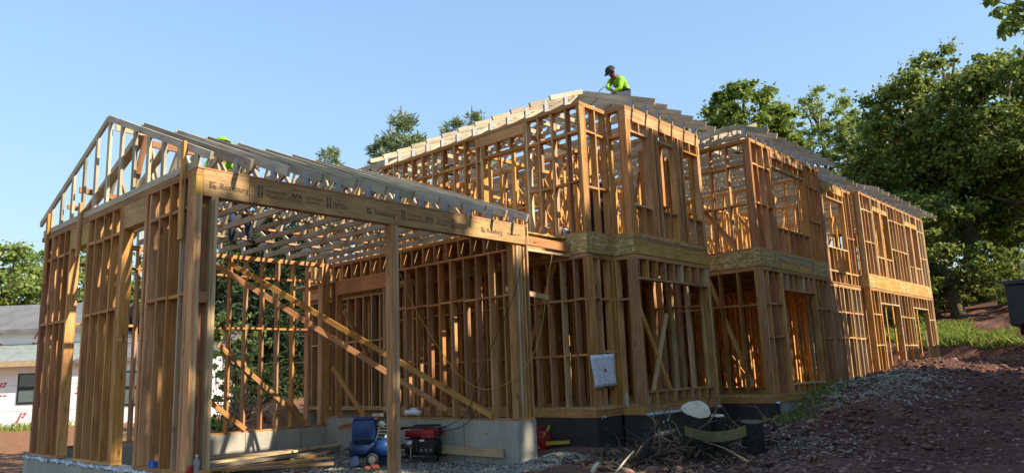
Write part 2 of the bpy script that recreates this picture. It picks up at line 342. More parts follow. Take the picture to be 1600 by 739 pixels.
q = np.stack([idx[:-1, :-1], idx[:-1, 1:], idx[1:, 1:], idx[1:, :-1]], -1).reshape(-1, 4)
g = obj('ground', fastmesh('ground', np.stack([GX, GY, GZ], -1).reshape(-1, 3), q, M_['dirt'], True)); g['kind'] = 'structure'; g['label'] = 'bare reddish soil of the building site'

def pebble_mesh(name, P, S, m, flat=.6, seed=3):
    """many small faceted stones in one mesh; P (n,3), S (n,)"""
    rg = np.random.default_rng(seed); n = len(P)
    t = (1+5**.5)/2
    ic = np.array([(-1, t, 0), (1, t, 0), (-1, -t, 0), (1, -t, 0), (0, -1, t), (0, 1, t), (0, -1, -t), (0, 1, -t), (t, 0, -1), (t, 0, 1), (-t, 0, -1), (-t, 0, 1)])/1.9
    fi = np.array([(0, 11, 5), (0, 5, 1), (0, 1, 7), (0, 7, 10), (0, 10, 11), (1, 5, 9), (5, 11, 4), (11, 10, 2), (10, 7, 6), (7, 1, 8), (3, 9, 4), (3, 4, 2), (3, 2, 6), (3, 6, 8), (3, 8, 9), (4, 9, 5), (2, 4, 11), (6, 2, 10), (8, 6, 7), (9, 8, 1)])
    sc = rg.uniform(.6, 1.25, (n, 1, 3))*np.array([1, 1, flat]); v = ic[None]*sc*(1+rg.uniform(-.22, .22, (n, 12, 1)))
    a = rg.uniform(0, 6.28, n); c, s = np.cos(a)[:, None], np.sin(a)[:, None]
    v = np.stack([v[..., 0]*c-v[..., 1]*s, v[..., 0]*s+v[..., 1]*c, v[..., 2]], -1)*S[:, None, None]+P[:, None, :]
    return fastmesh(name, v.reshape(-1, 3), (fi[None]+np.arange(n)[:, None, None]*12).reshape(-1, 3), m)
def chip_mesh(name, P, S, m, seed=4, aspect=3):
    rg = np.random.default_rng(seed); n = len(P)
    b = np.array(boxv(-1, 1, -1/aspect, 1/aspect, -.08, .08)); f = np.array(BOXF)
    a = rg.uniform(0, 6.28, n); tl = rg.normal(0, .35, n); v = b[None]*S[:, None, None]
    v = np.stack([v[..., 0]*np.cos(tl)[:, None]-v[..., 2]*np.sin(tl)[:, None], v[..., 1], v[..., 0]*np.sin(tl)[:, None]+v[..., 2]*np.cos(tl)[:, None]], -1)
    c, s = np.cos(a)[:, None], np.sin(a)[:, None]
    v = np.stack([v[..., 0]*c-v[..., 1]*s, v[..., 0]*s+v[..., 1]*c, v[..., 2]], -1)+P[:, None, :]
    return fastmesh(name, v.reshape(-1, 3), (f[None]+np.arange(n)[:, None, None]*8).reshape(-1, 4), m)

# ================================================================== framing
T6 = .14; SW = .038
def PT(axis, a, k, z): return V((a, k, z)) if axis == 'x' else V((k, a, z))
def plates(th, axis, c, a0, a1, inn, rows, m='stud', t=T6, label=None):
    """first row is the wall part itself, the other plates are its children"""
    k0, k1 = sorted((c, c+inn*t)); o = None
    for i, (z0, z1, b0, b1) in enumerate(rows):
        p, q_ = PT(axis, b0, (k0+k1)/2, (z0+z1)/2), PT(axis, b1, (k0+k1)/2, (z0+z1)/2); mb = MB()
        if axis == 'x': mb.box(-.0, b1-b0, -(k1-k0)/2, (k1-k0)/2, -(z1-z0)/2, (z1-z0)/2); ob = mb.build('wall_frame' if o is None else 'plate', M_[m], th if o is None else o, loc=p)
        else: mb.box(-(k1-k0)/2, (k1-k0)/2, 0, b1-b0, -(z1-z0)/2, (z1-z0)/2); ob = mb.build('wall_frame' if o is None else 'plate', M_[m + '_y'], th if o is None else o, loc=p)
        if o is None: o = ob
    if label: o['label'] = label
    return o
def wall(th, axis, c, a0, a1, z0, z1, inn, openings=(), sp=.325, blocks=(), m='stud', t=T6, phase=0, beam=None, ends=1, label=None, bot=True, topn=2, alt='red', altp=.3, dbl=()):
    """openings: (o0,o1,sill or None,head,header depth,m). Returns the wall part; every stud, block and header is its child"""
    tp = z1-SW*topn
    rows = [(z0, z0+SW-.002, a0, a1)] if bot else []
    if openings and bot:
        rows = []; x = a0
        for o in sorted(openings):
            if o[2] is None: rows.append((z0, z0+SW-.002, x, o[0])); x = o[1]
        rows.append((z0, z0+SW-.002, x, a1))
    for i in range(topn): rows.append((tp+i*SW, tp+(i+1)*SW-.003, a0+(i % 2)*.002, a1-(i % 2)*.002))
    w = plates(th, axis, c, a0, a1, inn, rows, m, t, label)
    kc = c+inn*t/2; zb = z0+SW if bot else z0; upv = (0, 1, 0) if axis == 'x' else (1, 0, 0)
    if beam: tp_full = tp; tp = beam[0]
    def stud(a, za, zb_, nm='stud'):
        mm = alt if random.random() < altp else m
        if random.random() < .14: mm = 'pale'
        kk = kc+random.gauss(0, .0015)
        return member(nm, w, PT(axis, a, kk, za), PT(axis, a, kk, zb_), SW, t-.004, mm, upv, .01)
    xs_ = [a0+SW/2]
    for e in range(ends-1): xs_.append(a0+SW/2+SW*(e+1)+.001)
    x = a0+phase+sp if phase == 0 else a0+phase
    while x < a1-SW*(ends)-.09: xs_.append(x+random.gauss(0, .006)); x += sp
    for e in range(ends): xs_.append(a1-SW/2-SW*e-.001*e)
    xs_ += list(dbl); keep = []
    for a in sorted(xs_):
        if any(o[0]-.085 < a < o[1]+.085 for o in openings): continue
        keep.append(a)
    for o in openings:
        o0, o1, sill, head = o[:4]; hd = o[4] if len(o) > 4 else 0; hm = o[5] if len(o) > 5 else 'red'
        for s_, e_ in ((-1, o0), (1, o1)):
            keep.append(e_+s_*(SW*1.5+.002)); member('jamb_stud', w, PT(axis, e_+s_*SW/2, kc, zb), PT(axis, e_+s_*SW/2, kc, head), SW, t-.006, m, upv, .004)
        if hd: member('header_beam', w, PT(axis, o0-SW, kc, head+hd/2), PT(axis, o1+SW, kc, head+hd/2), t-.01, hd, hm)
        else: member('header_plate', w, PT(axis, o0-SW, kc, head+SW/2), PT(axis, o1+SW, kc, head+SW/2), t-.01, SW, 'pale' if random.random() < .5 else m)
        za = head+(hd or SW)
        n = max(1, round((o1-o0)/sp))
        if tp-za > .06:
            for i in range(n+1): stud(o0+(o1-o0)*(i+.0)/n*.98+.01*(o1-o0), za, tp, 'cripple_stud')
        if sill is not None:
            member('sill_plate', w, PT(axis, o0, kc, sill-SW/2), PT(axis, o1, kc, sill-SW/2), t-.01, SW, 'pale' if random.random() < .4 else m)
            for i in range(n+1): stud(o0+(o1-o0)*i/n*.97+.015*(o1-o0), zb, sill-SW, 'cripple_stud')
    keep.sort()
    for a in keep: stud(a, zb, tp)
    if beam: member('header_beam', w, PT(axis, a0+.005, kc, (beam[0]+beam[1])/2), PT(axis, a1-.005, kc, (beam[0]+beam[1])/2), t-.006, beam[1]-beam[0]-.003, beam[2])
    for bz in blocks:
        for u, v in zip(keep[:-1], keep[1:]):
            if v-u < .09 or any(u-.1 < o[0] and v+.1 > o[1] and (o[2] or zb) < bz < o[3]+(o[4] if len(o) > 4 else 0) for o in openings): continue
            if any(o[0]-.03 < (u+v)/2 < o[1]+.03 for o in openings): continue
            zz = bz+random.gauss(0, .006)
            member('blocking', w, PT(axis, u+SW/2, kc, zz), PT(axis, v-SW/2, kc, zz), t-.012, SW, alt if random.random() < altp else m)
    return w

Z1, Z2, Z3, Z4 = 0.0, 2.77, 3.156, 5.676
GW, GD = 5.86, 5.52; GS = -.297
# ------------------------------------------------------------------ garage
gar = thing('garage_frame', 'timber stud frame of a garage with gable roof trusses and wide stamped front beam', 'garage frame', (2.9, 2.75, -.78))
for k in ((-.02, .22, -.02, GD+.02, -1.15, GS-.012), (.22, .30, -.02, .22, -1.15, GS-.014), (.22, 5.42, GD-.18, GD+.06, -1.15, -.25), (5.42, 5.72, .0, GD+.06, -1.15, -.095), (5.72, 5.88, .0, .30, -1.15, -.097)):
    MB().box(*k).build('foundation_wall', M_['conc'], gar, origin=((k[0]+k[1])/2, (k[2]+k[3])/2, -.8))
# crinkled sill seal foil on the left wall footing
P = []; F = []
for i in range(120):
    y = GD+.03-(GD+.06)*i/119
    for j, (dx, dz) in enumerate(((.02, .010), (-.026, .006), (-.034, -.025), (-.022, -.042))):
        P.append((dx+random.gauss(0, .008)+(0.0 if j else 0), y, GS-.012+dz+random.gauss(0, .01)*(j > 0)))
for i in range(119):
    for j in range(3): a = i*4+j; F.append((a, a+4, a+5, a+1))
obj('sill_seal', mesh('sill_seal', P, F, M_['foil']), gar, (0, 0, 0))
# left wall: three narrow stud groups and two tall window openings
wl = wall(gar, 'y', 0.0, 0.15, GD-.15, GS, Z3, 1, [(1.42, 2.10, None, 2.76, .34, 'lvl'), (3.45, 4.12, None, 2.76, .34, 'lvl')], sp=.31, blocks=(1.70, 2.73), ends=2, label='left wall frame of the garage', altp=.35, phase=.2)
for e in ((0, .15), (GD-.15, GD)): plates(gar, 'y', 0.0, e[0], e[1], 1, [(GS, GS+SW-.002, *e), (Z3-2*SW, Z3-SW-.003, *e), (Z3-SW, Z3-.003, *e)])
# back wall
wb = wall(gar, 'x', GD, .14, 5.5, -.25, Z3, -1, [], sp=.345, blocks=(1.735, 2.745), label='back wall frame of the garage', alt='red', altp=.5, phase=.345)
member('brace', wb, (3.0, GD-.165, 1.42), (4.92, GD-.165, -.17), .038, .089, 'stud', (0, 0, 1)); member('brace', wb, (2.7, GD-.165, .5), (3.6, GD-.165, -.18), .038, .089, 'red', (0, 0, 1))
member('corner_post', wb, (5.44, GD-.07, -.21), (5.44, GD-.07, Z3-.08), .10, .13, 'stud', (0, 1, 0))
# right wall: door header at the back, studs in front, short studs of the joist line above
wr = wall(gar, 'y', 5.52, .04, GD-.16, -.095, Z2, 1, [(3.35, 5.15, None, 2.46, .29, 'red')], sp=.325, blocks=(1.98,), topn=1, label='right wall frame of the garage beside the house', altp=.2, phase=.27)
wr2 = plates(gar, 'y', 5.52, .04, GD, 1, [(Z3-2*SW, Z3-SW-.002, .04, GD), (Z3-SW, Z3-.002, .04, GD)])
y = .1
while y < GD-.1:
    member('short_stud', wr2, (5.59, y, Z2+.001), (5.59, y, Z3-2*SW), SW, .135, 'stud', (1, 0, 0), .01); y += .325
# left front pier
wp_ = plates(gar, 'x', 0.0, 0.0, .29, 1, [(GS, GS+SW-.002, .001, .29)], label='left front corner pier of the garage')
for x, k, mm in ((.022, .07, 'stud'), (.062, .07, 'pale'), (.215, .07, 'pale'), (.256, .07, 'pale')):
    member('stud', wp_, (x, k, GS+SW), (x, k, 2.84), SW, .137, mm, (0, 1, 0), .004)
member('stud', wp_, (.14, .125, GS+SW), (.14, .125, 2.84), .112, .03, 'red', (0, 1, 0)); member('blocking', wp_, (.082, .07, .9+.75), (.195, .07, .9+.75), .12, .12, 'red')
member('corner_post', wp_, (.07, .075, 2.84), (.07, .075, Z3-.078), .137, .12, 'stud', (0, 1, 0))
# right front pier
wq = plates(gar, 'x', 0.0, 5.5, 5.86, 1, [(-.095, -.06, 5.5, 5.86)], label='right front pier of the garage built of packed studs')
for i, x in enumerate((5.485, 5.575, 5.62, 5.66, 5.74, 5.835)):
    member('stud', wq, (x, .07, -.06), (x, .07, 2.80 if i < 5 else 3.0), SW if i not in (0,) else .05, .137, ('stud', 'pale', 'stud', 'pale', 'stud', 'stud')[i], (0, 1, 0), .004)
# centre post of two plies
cp = member('centre_post', gar, (2.905, .07, -.86), (2.905, .07, 2.838), .075, .13, 'stud', (0, 1, 0)); cp['label'] = 'slim centre post under the stamped beam'
cp2 = member('post_ply', cp, (2.975, .066, -.86), (2.975, .066, 2.838), .055, .12, 'pale', (0, 1, 0))
# stamped beam
HB0 = member('header_beam', gar, (.09, .068, 2.999), (.664, .068, 2.999), .137, .316, 'lvl')
HB = member('header_beam', gar, (.672, .068, 2.999), (5.80, .068, 2.999), .135, .314, 'lvl'); HB['label'] = 'long laminated beam with black lumber stamps'
member('beam_end_cap', HB, (.045, .07, 2.842), (.045, .07, 3.076), .088, .13, 'lvl', (0, 1, 0))
hp = member('top_plate', HB, (.0, .07, Z3+.012), (5.86, .07, Z3+.012), .15, .02, 'red')
def stamp(txt, x, z, size, wscale=1.0, bold=0, par=HB):
    cv = bpy.data.curves.new('lettering', 'FONT'); cv.body = txt; cv.size = size; cv.extrude = 0; cv.offset = bold; cv.resolution_u = 2
    o = bpy.data.objects.new('lettering', cv); COL.objects.link(o); bpy.context.view_layer.update()
    me = bpy.data.meshes.new_from_object(o.evaluated_get(bpy.context.evaluated_depsgraph_get())); bpy.data.objects.remove(o); bpy.data.curves.remove(cv)
    for v in me.vertices: v.co = V((v.co.x*wscale, 0, v.co.y))
    me.materials.clear(); me.materials.append(M_['ink']); me.name = 'lettering'
    return obj('lettering', me, par, (x, -.0035, z))
def logo(x, z, s):
    k = MB()
    for v, f in (([(0, 0), (.25, 0), (.25, 1), (0, 1)], None), ([(.3, .05), (.62, .4), (.62, .62), (.3, .3)], None), ([(.3, .6), (.9, 1.0), (.62, 1), (.3, .8)], None), ([(.5, .0), (.95, 0), (.95, .15), (.7, .5), (.55, .45)], None)):
        k.add([(x+a*s, 0, z+b*s) for a, b in v], [tuple(range(len(v)))])
    k.build('stamp_logo', M_['ink'], HB, origin=(x, 0, z)).location.y = -.0035-.068
def bars(x, z):
    k = MB()
    for d in (0, .045): k.add([(x+d, 0, z), (x+d+.02, 0, z), (x+d+.02, 0, z+.16), (x+d, 0, z+.16)], [(0, 1, 2, 3)])
    k.build('stamp_bars', M_['ink'], HB, origin=(x, 0, z)).location.y = -.0035-.068
for x0 in (.16, 2.44, 4.72):
    logo(x0, 2.935, .09); stamp('Roseburg', x0+.125, 2.945, .105, .92, .001)
    if x0 > 4: 
        stamp('RigidLam LVL', x0+.62, 2.965, .07, .9); continue
    bars(x0+.62, 2.92); stamp('RigidLam LVL', x0+.73, 3.005, .05); stamp('Engineered 2.0E', x0+.73, 2.94, .06, .9)
    stamp('APA', x0+1.08, 2.985, .08, 1.1, .003); stamp('PRL-289', x0+1.08, 2.94, .045)
    stamp('ASTM D5456', x0+1.30, 3.0, .05); stamp('EXPOSURE 1 1-3/4', x0+1.30, 2.945, .05, .9)
    bars(x0+1.62, 2.92); stamp('RigidLam', x0+1.72, 2.99, .05); stamp('2.0E 2900Fb', x0+1.72, 2.94, .05)
# long temporary braces inside
member('brace', gar, (3.17, 5.33, 2.98), (5.48, .62, -.02), .038, .095, 'stud', (0, 0, 1)); member('brace', gar, (2.75, 5.30, 2.98), (5.45, 1.70, .08), .038, .095, 'red', (0, 0, 1))
member('brace', gar, (5.3, 5.0, .95), (5.45, 4.1, -.05), .04, .09, 'stud')

def truss(th, axis, c, b0, b1, zb, pk, zpk, tan, ov0, ov1, m='grey', gable=False, name='roof_truss', flat=None, nweb=4, plates_=True, heel=.2, t=SW, drop=0, TC=.089):
    """truss in the plane perpendicular to the row direction. axis: direction it spans"""
    pt = lambda a, z: PT(axis, a, c, z)
    sx = (0, 0, 1); CH = .089
    top = lambda a: min(zpk-tan*abs(a-pk), flat if flat is not None else 1e9)
    w = member(name, th, pt(b0+.01, zb+CH/2), pt(b1-.01, zb+CH/2), t, CH, m, sx)
    e0, e1 = b0-ov0, b1+ov1
    zt = TC/2/math.cos(math.atan(tan))
    if flat is not None and flat < zpk:
        k0, k1 = pk-(zpk-flat)/tan, pk+(zpk-flat)/tan
        if k0 > e0: member('top_chord', w, pt(e0, top(e0)-zt), pt(k0, flat-zt), t, TC, m, sx)
        if k1 < e1: member('top_chord', w, pt(k1, flat-zt), pt(e1, top(e1)-zt), t, TC, m, sx)
        member('top_chord', w, pt(max(k0, e0), flat-zt), pt(min(k1, e1), flat-zt), t*1.02, TC, m, sx)
    else:
        member('top_chord', w, pt(e0, top(e0)-zt), pt(pk, zpk-zt), t, TC, m, sx); member('top_chord', w, pt(pk, zpk-zt), pt(e1, top(e1)-zt), t, TC, m, sx)
    inx = SW*.15
    if gable:
        a = b0+.06
        while a < b1-.03:
            h = top(a)-2*zt
            if h-(zb+CH) > .05: member('gable_stud', w, pt(a, zb+CH), pt(a, h+.02), .089, .034, m, (0, 1, 0) if axis == 'x' else (1, 0, 0))
            a += .468
    else:
        xb = [b0+(b1-b0)*i/(nweb) for i in range(nweb+1)]
        xt = [b0+(b1-b0)*(i+.5)/nweb for i in range(nweb)]
        for i in range(nweb):
            if i > 0: member('web', w, pt(xb[i], zb+CH), pt(xt[i], top(xt[i])-2*zt), t*.96, .064, m, sx)
            if i < nweb-1: member('web', w, pt(xt[i], top(xt[i])-2*zt), pt(xb[i+1], zb+CH), t*.98, .064, m, sx)
    off = V((1, 0, 0)) if axis == 'y' else V((0, 1, 0))
    for e, s in ((b0, 1), (b1, -1)):
        ht = top(e)-zb-.01
        if not gable: member('heel_post', w, pt(e+s*.045, zb+CH), pt(e+s*.045, top(e)-2*zt+.03), .089*.95, t*.9, m, off)
        if plates_:
            p_ = pt(e+s*.06, zb+.02); zz = zb+ht-.03
            for k in (-1,):
                member('connector_plate', w, V((p_.x, p_.y, zb+.015))+off*k*(t/2+.002), V((p_.x, p_.y, zz))+off*k*(t/2+.002), .10, .003, 'zinc', off)
    return w
PK, ZPK, TN = 2.93, 4.59, .402
for i in range(12):
    x = .03+i*.5
    if i == 0: truss(gar, 'y', x, 0, GD, Z3+.02, PK, ZPK, TN, .30, .22, gable=True, plates_=False)
    else: truss(gar, 'y', x+random.gauss(0, .008), 0, GD, Z3+.02, PK, ZPK, TN, .30+random.gauss(0, .012), .25, nweb=5, TC=.125)
# temporary stays nailed over the trusses and gable
member('brace', gar, (-.02, .32, 2.35), (-.02, .32, 3.55), .085, .034, 'stud', (1, 0, 0)); member('brace', gar, (-.02, 3.75, 2.6), (-.02, 3.75, 3.42), .085, .034, 'stud', (1, 0, 0)); member('brace', gar, (-.02, 5.2, 2.35), (-.02, 5.2, 3.5), .085, .034, 'stud', (1, 0, 0))
member('brace', gar, (.06, 1.45, 3.80), (1.6, 1.45, 3.80), .034, .089, 'red', (0, 0, 1)); member('brace', gar, (.06, 2.75, 4.36), (.62, 2.75, 4.36), .034, .089, 'pale', (0, 0, 1))
member('brace', gar, (.06, 4.1, 3.70), (1.2, 4.1, 3.62), .034, .089, 'red', (0, 0, 1)); member('brace', gar, (.06, 4.6, 3.52), (1.1, 4.6, 3.50), .034, .07, 'red', (0, 0, 1))
member('brace', gar, (.09, 1.72, 3.99), (.09, 1.98, 3.45), .034, .07, 'red', (1, 0, 0)); member('brace', gar, (.11, 1.84, 4.04), (.11, 3.93, 3.28), .034, .12, 'grey', (1, 0, 0)); member('brace', gar, (.12, 1.2, 3.72), (.12, 1.95, 3.28), .034, .07, 'grey', (1, 0, 0))
for yy in (1.4, 2.4, 3.4, 4.4): member('brace', gar, (.3, yy, 3.285), (5.5, yy, 3.285), .089, .034, 'red' if yy in (1.4, 3.4) else 'board')
# floor deck and joists bridging the gap between garage and house
MB().box(5.68, 7.075, .10, GD-.05, 3.085, 3.105).build('gap_deck', M_['osb'], gar, origin=(6.4, 2.7, 3.08))
y = .35
while y < GD-.1: member('gap_joist', gar, (5.67, y, 2.95), (7.075, y, 2.95), .04, .26, 'stud'); y += .4
# form seams and tie holes in the concrete
for y in (1.25, 2.5, 3.75): MB().box(5.417, 5.42, y-.008, y+.008, -.85, -.10).build('form_seam', M_['seam'], gar, origin=(5.42, y, -.85))
for x in (1.2, 2.4, 3.6, 4.8): MB().box(x-.008, x+.008, GD-.184, GD-.18, -.85, -.255).build('form_seam', M_['seam'], gar, origin=(x, GD-.18, -.85))
for y in (.7, 1.8, 3.1, 4.4):
    for z in (-.3, -.58): MB().lathe([(.014, 0), (.012, -.003)], (5.42, y, z), 'x', 8).build('tie_hole', M_['black'], gar, origin=(5.42, y, z))
# link beams from the garage corner to the house
member('link_beam', gar, (5.875, .05, 2.935), (7.075, .05, 2.915), .038, .155, 'red'); member('link_beam', gar, (5.875, .07, 2.765), (7.075, .07, 2.765), .089, .038, 'pale')
member('brace', gar, (5.45, .16, 2.07), (6.7, .3, 2.0), .038, .089, 'pale', (0, 0, 1)); member('link_beam', gar, (5.85, .02, 2.84), (5.85, .02, 3.22), .03, .06, 'pale', (0, 1, 0))

# ------------------------------------------------------------------ house
hs = thing('house_frame', 'large two storey timber house frame with stepped front and hip roof trusses', 'house frame', (16, 4, -.7))
AX, AY, BX, CY, DX, FX, FY, GX_, RY, IX, IY, JX = 7.085, -.356, 7.917, -.823, 10.793, 11.822, -1.525, 15.953, -1.17, 19.468, -1.407, 26.45
BK = 9.4; AE = 5.6; WX = 7.5
B1, B2 = (1.27, 2.0), (4.17,)
# wall A faces the garage
wall(hs, 'y', AX, AY, AE, Z1, Z2, 1, [], sp=.325, blocks=(.95, 1.95), ends=3, label='lower side wall frame facing the garage', altp=.15)
wall(hs, 'y', AX, AY, AE, Z3, Z4, 1, [(1.04, 2.2, 3.9, 5.1, .06)], sp=.345, blocks=(4.15, 5.1), ends=2, label='upper side wall frame above the garage roof', altp=.35)
member('header_beam', hs, (AX+.06, .98, 5.49), (AX+.06, 2.42, 5.49), .13, .2, 'stud')
# A-B front return and B-C cheek of the bay
wall(hs, 'x', AY, AX+.14, BX, Z1, Z2, 1, [], sp=.3, blocks=(1.0, 1.95), label='lower narrow wall frame beside the bay', phase=.22, altp=.1)
wall(hs, 'x', AY, AX+.14, BX, Z3, Z4, 1, [], sp=.3, blocks=(4.05, 5.12), label='upper narrow wall frame beside the bay', phase=.36)
wall(hs, 'y', BX, CY+.14, AY+.13, Z1, Z2, 1, [], sp=.3, blocks=(1.95,), label='lower cheek of the bay', altp=.1)
wall(hs, 'y', BX, CY+.14, AY+.13, Z3, Z4, 1, [], sp=.3, blocks=(5.1,), label='upper cheek of the bay')
# bay front
wall(hs, 'x', CY, BX, DX, Z1, Z2, 1, [(8.03, 10.66, .27, 2.31, 0)], sp=.328, ends=3, label='lower bay front with one wide opening', altp=.1)
wall(hs, 'x', CY, BX, DX, Z3, Z4, 1, [(8.06, 8.69, 3.75, 5.17, 0), (9.05, 9.68, 3.75, 5.17, 0), (10.05, 10.68, 3.75, 5.17, 0)], sp=.328, ends=2, beam=(5.40, 5.60, 'stud'), label='upper bay front with three narrow windows', altp=.15)
wall(hs, 'y', DX-.14, CY+.14, .6, Z1, Z2, 1, [], sp=.4, blocks=(1.95,), label='lower far cheek of the bay', ends=2)
wall(hs, 'y', DX-.14, CY+.14, .6, Z3, Z4, 1, [], sp=.4, blocks=(4.2,), label='upper far cheek of the bay', ends=2)
wall(hs, 'x', .6, DX, FX, Z1, Z2, 1, [], sp=.4, label='lower recessed wall between bay and second block'); wall(hs, 'x', .6, DX, FX, Z3, Z4, 1, [], sp=.4, label='upper recessed wall between bay and second block')
# second block
wall(hs, 'y', FX, FY+.14, .6, Z1, Z2, 1, [], sp=.42, blocks=(1.95,), label='lower side wall frame of the second block', phase=.46, altp=.2)
wall(hs, 'y', FX, FY+.14, .6, Z3, Z4, 1, [], sp=.42, blocks=(4.2, 5.1), label='upper side wall frame of the second block', phase=.46, alt='red', altp=.5)
wall(hs, 'x', FY, FX, GX_, Z1, Z2, 1, [(12.93, 14.83, .23, 2.31, 0)], sp=.33, blocks=(1.25, 1.97), ends=2, label='lower front of the second block with one window opening', altp=.2)
wall(hs, 'x', FY, FX, GX_, Z3, Z4, 1, [(12.93, 14.86, 3.77, 5.2, 0)], sp=.33, blocks=(4.2, 5.1), ends=2, label='upper front of the second block with one window opening', altp=.4)
member('header_beam', hs, (12.88, FY+.06, 5.51), (14.95, FY+.06, 5.51), .15, .17, 'stud')
# recess between second and third block
wall(hs, 'y', GX_-.14, FY+.14, RY+.3, Z1, Z4, 1, [], sp=.4, label='end return of the second block')
wall(hs, 'x', RY, GX_, IX, Z1, Z2, 1, [], sp=.33, blocks=(1.3, 2.0), label='lower recessed wall frame', alt='pale', altp=.3, dbl=(17.35, 17.9, 18.5))
wall(hs, 'x', RY, GX_, IX, Z2+.02, Z4, 1, [(17.12, 18.7, 3.82, 5.22, 0)], sp=.33, blocks=(4.2,), label='tall upper recessed wall frame with one window opening', alt='red', altp=.3)
member('header_beam', hs, (17.02, RY+.06, 5.50), (18.8, RY+.06, 5.50), .15, .18, 'lvl')
# third block
wall(hs, 'y', IX, IY+.14, RY+.3, Z1, Z4, 1, [], sp=.3, label='end return of the third block')
wall(hs, 'x', IY, IX, JX, Z1, Z2, 1, [(20.38, 22.22, None, 2.33, 0), (23.84, 25.62, None, 2.33, 0)], sp=.34, blocks=(1.1, 2.0), ends=2, label='lower front of the third block with two door openings', alt='pale', altp=.35)
wall(hs, 'x', IY, IX, JX, Z3, Z4, 1, [(20.64, 21.28, 3.80, 5.24, .14, 'lvl'), (21.48, 22.12, 3.80, 5.24, .14, 'lvl'), (24.05, 24.66, 3.78, 5.18, .16, 'lvl'), (24.84, 25.46, 3.78, 5.18, .16, 'lvl')], sp=.34, blocks=(4.17, 5.15), ends=2, label='upper front of the third block with two window pairs', alt='pale', altp=.3)
# rear wing behind the garage
wall(hs, 'y', WX, AE, BK, Z1, Z2, 1, [], sp=.325, blocks=(1.6,), label='lower wing wall frame behind the garage'); wall(hs, 'y', WX, AE, BK, Z3, Z4, 1, [], sp=.325, blocks=(4.3,), label='upper wing wall frame behind the garage')

# rim boards, decks, joists
def rim(axis, c, a0, a1, m='osb', z0=Z2+.012, z1=Z3-.05, th_=.032, out=-1):
    k0, k1 = sorted((c, c-out*th_))
    b = MB()
    if axis == 'x': b.box(a0, a1, k0, k1, z0, z1)
    else: b.box(k0, k1, a0, a1, z0, z1)
    return b.build('rim_board', M_[m], hs, origin=PT(axis, (a0+a1)/2, c, z0))
rim('y', AX-.004, AY, 3.0); rim('x', AY-.006, AX+.03, BX+.02); rim('y', BX-.004, CY, AY-.01); rim('x', CY-.006, BX+.004, DX, 'lvl', Z2+.012, 3.03)
rim('x', CY-.003, BX+.004, DX, 'stud', 3.034, 3.068); rim('x', CY-.001, BX+.004, DX, 'red', 3.071, 3.106)
rim('y', FX-.004, FY, .6); rim('x', FY-.006, FX+.03, 12.76); rim('x', FY-.001, 12.765, 14.86, 'lvl', Z2+.012, 2.95); rim('x', FY-.003, 12.765, 14.86, 'stud', 2.955, 3.03); rim('x', FY+.004, 12.765, 14.86, 'grey', 3.034, 3.106); rim('x', FY-.006, 14.865, GX_)
rim('y', IX-.004, IY, RY); rim('x', IY-.006, IX+.03, 20.25); rim('x', IY-.002, 20.255, 22.4, 'lvl'); rim('x', IY-.006, 22.405, 23.45); rim('x', IY-.002, 23.455, 25.85, 'lvl'); rim('x', IY-.006, 25.855, JX)
rim('y', WX-.004, AE, BK)
for zt in (Z3, Z1-.001):
    for a, b_, c, d in ((AX-.003, BX, AY-.003, BK), (BX+.001, DX-.001, CY-.003, BK), (DX, FX-.004, .6, BK), (FX-.003, GX_, FY-.003, BK), (GX_+.001, IX-.004, RY-.002, BK), (IX-.003, JX, IY-.003, BK)):
        MB().box(a, b_, c, d, zt-.045 if zt > 1 else zt-.022, zt-.001).build('subfloor_deck', M_['osb'], hs, origin=((a+b_)/2, (c+d)/2, zt))
x = AX+.3
while x < JX-.1:
    y0 = AY if x < BX else CY if x < DX else .65 if x < FX else FY if x < GX_ else RY if x < IX else IY
    member('floor_joist', hs, (x, y0+.04, 2.94), (x, BK, 2.94), .045, .30, 'stud'); x += .42
# foundation below: black coating on the near part, rim and foil above
def fseg(axis, c, a0, a1, m, z0=-1.0, z1=-.15, t=.24, set_=.025, inn=1):
    k0, k1 = sorted((c+inn*set_, c+inn*(set_+t))); b = MB()
    if axis == 'x': b.box(a0, a1, k0, k1, z0, z1)
    else: b.box(k0, k1, a0, a1, z0, z1)
    return b.build('foundation_wall', M_[m], hs, origin=PT(axis, (a0+a1)/2, c, z0))
def seg_all(axis, c, a0, a1, m):
    f = fseg(axis, c, a0, a1, m)
    b = MB(); k0, k1 = c+.004, c+.045
    if axis == 'x': b.box(a0, a1, k0, k1, -.148, -.026)
    else: b.box(k0, k1, a0, a1, -.148, -.026)
    b.build('rim_board', M_['stud'], hs, origin=PT(axis, (a0+a1)/2, c, -.15)); return f
seg_all('y', AX, AY, AE, 'tar'); fa = seg_all('x', AY, AX+.05, BX, 'tar'); seg_all('y', BX, CY, AY, 'tar'); fc = seg_all('x', CY, BX+.05, DX, 'tar'); seg_all('y', FX, FY, .6, 'tar'); seg_all('x', .6, DX, FX, 'tar')
seg_all('x', FY, FX+.05, GX_, 'conc'); seg_all('x', RY, GX_, IX, 'conc'); seg_all('x', IY, IX, JX, 'conc'); seg_all('y', WX, AE, BK, 'conc')
for f_, axis, a, k, z in [(fa, 'x', 7.2, AY+.022, -.35), (fa, 'x', 7.36, AY+.022, -.35), (fc, 'x', 8.0, CY+.022, -.31), (fc, 'x', 8.12, CY+.022, -.30), (fc, 'x', 8.55, CY+.022, -.31), (fc, 'x', 8.7, CY+.022, -.29), (fc, 'x', 9.3, CY+.022, -.27)]:
    MB().lathe([(.024, 0), (.021, -.010)], (a, k, z), 'y', 8).build('form_tie_plug', M_['white'], f_, origin=(a, k, z))
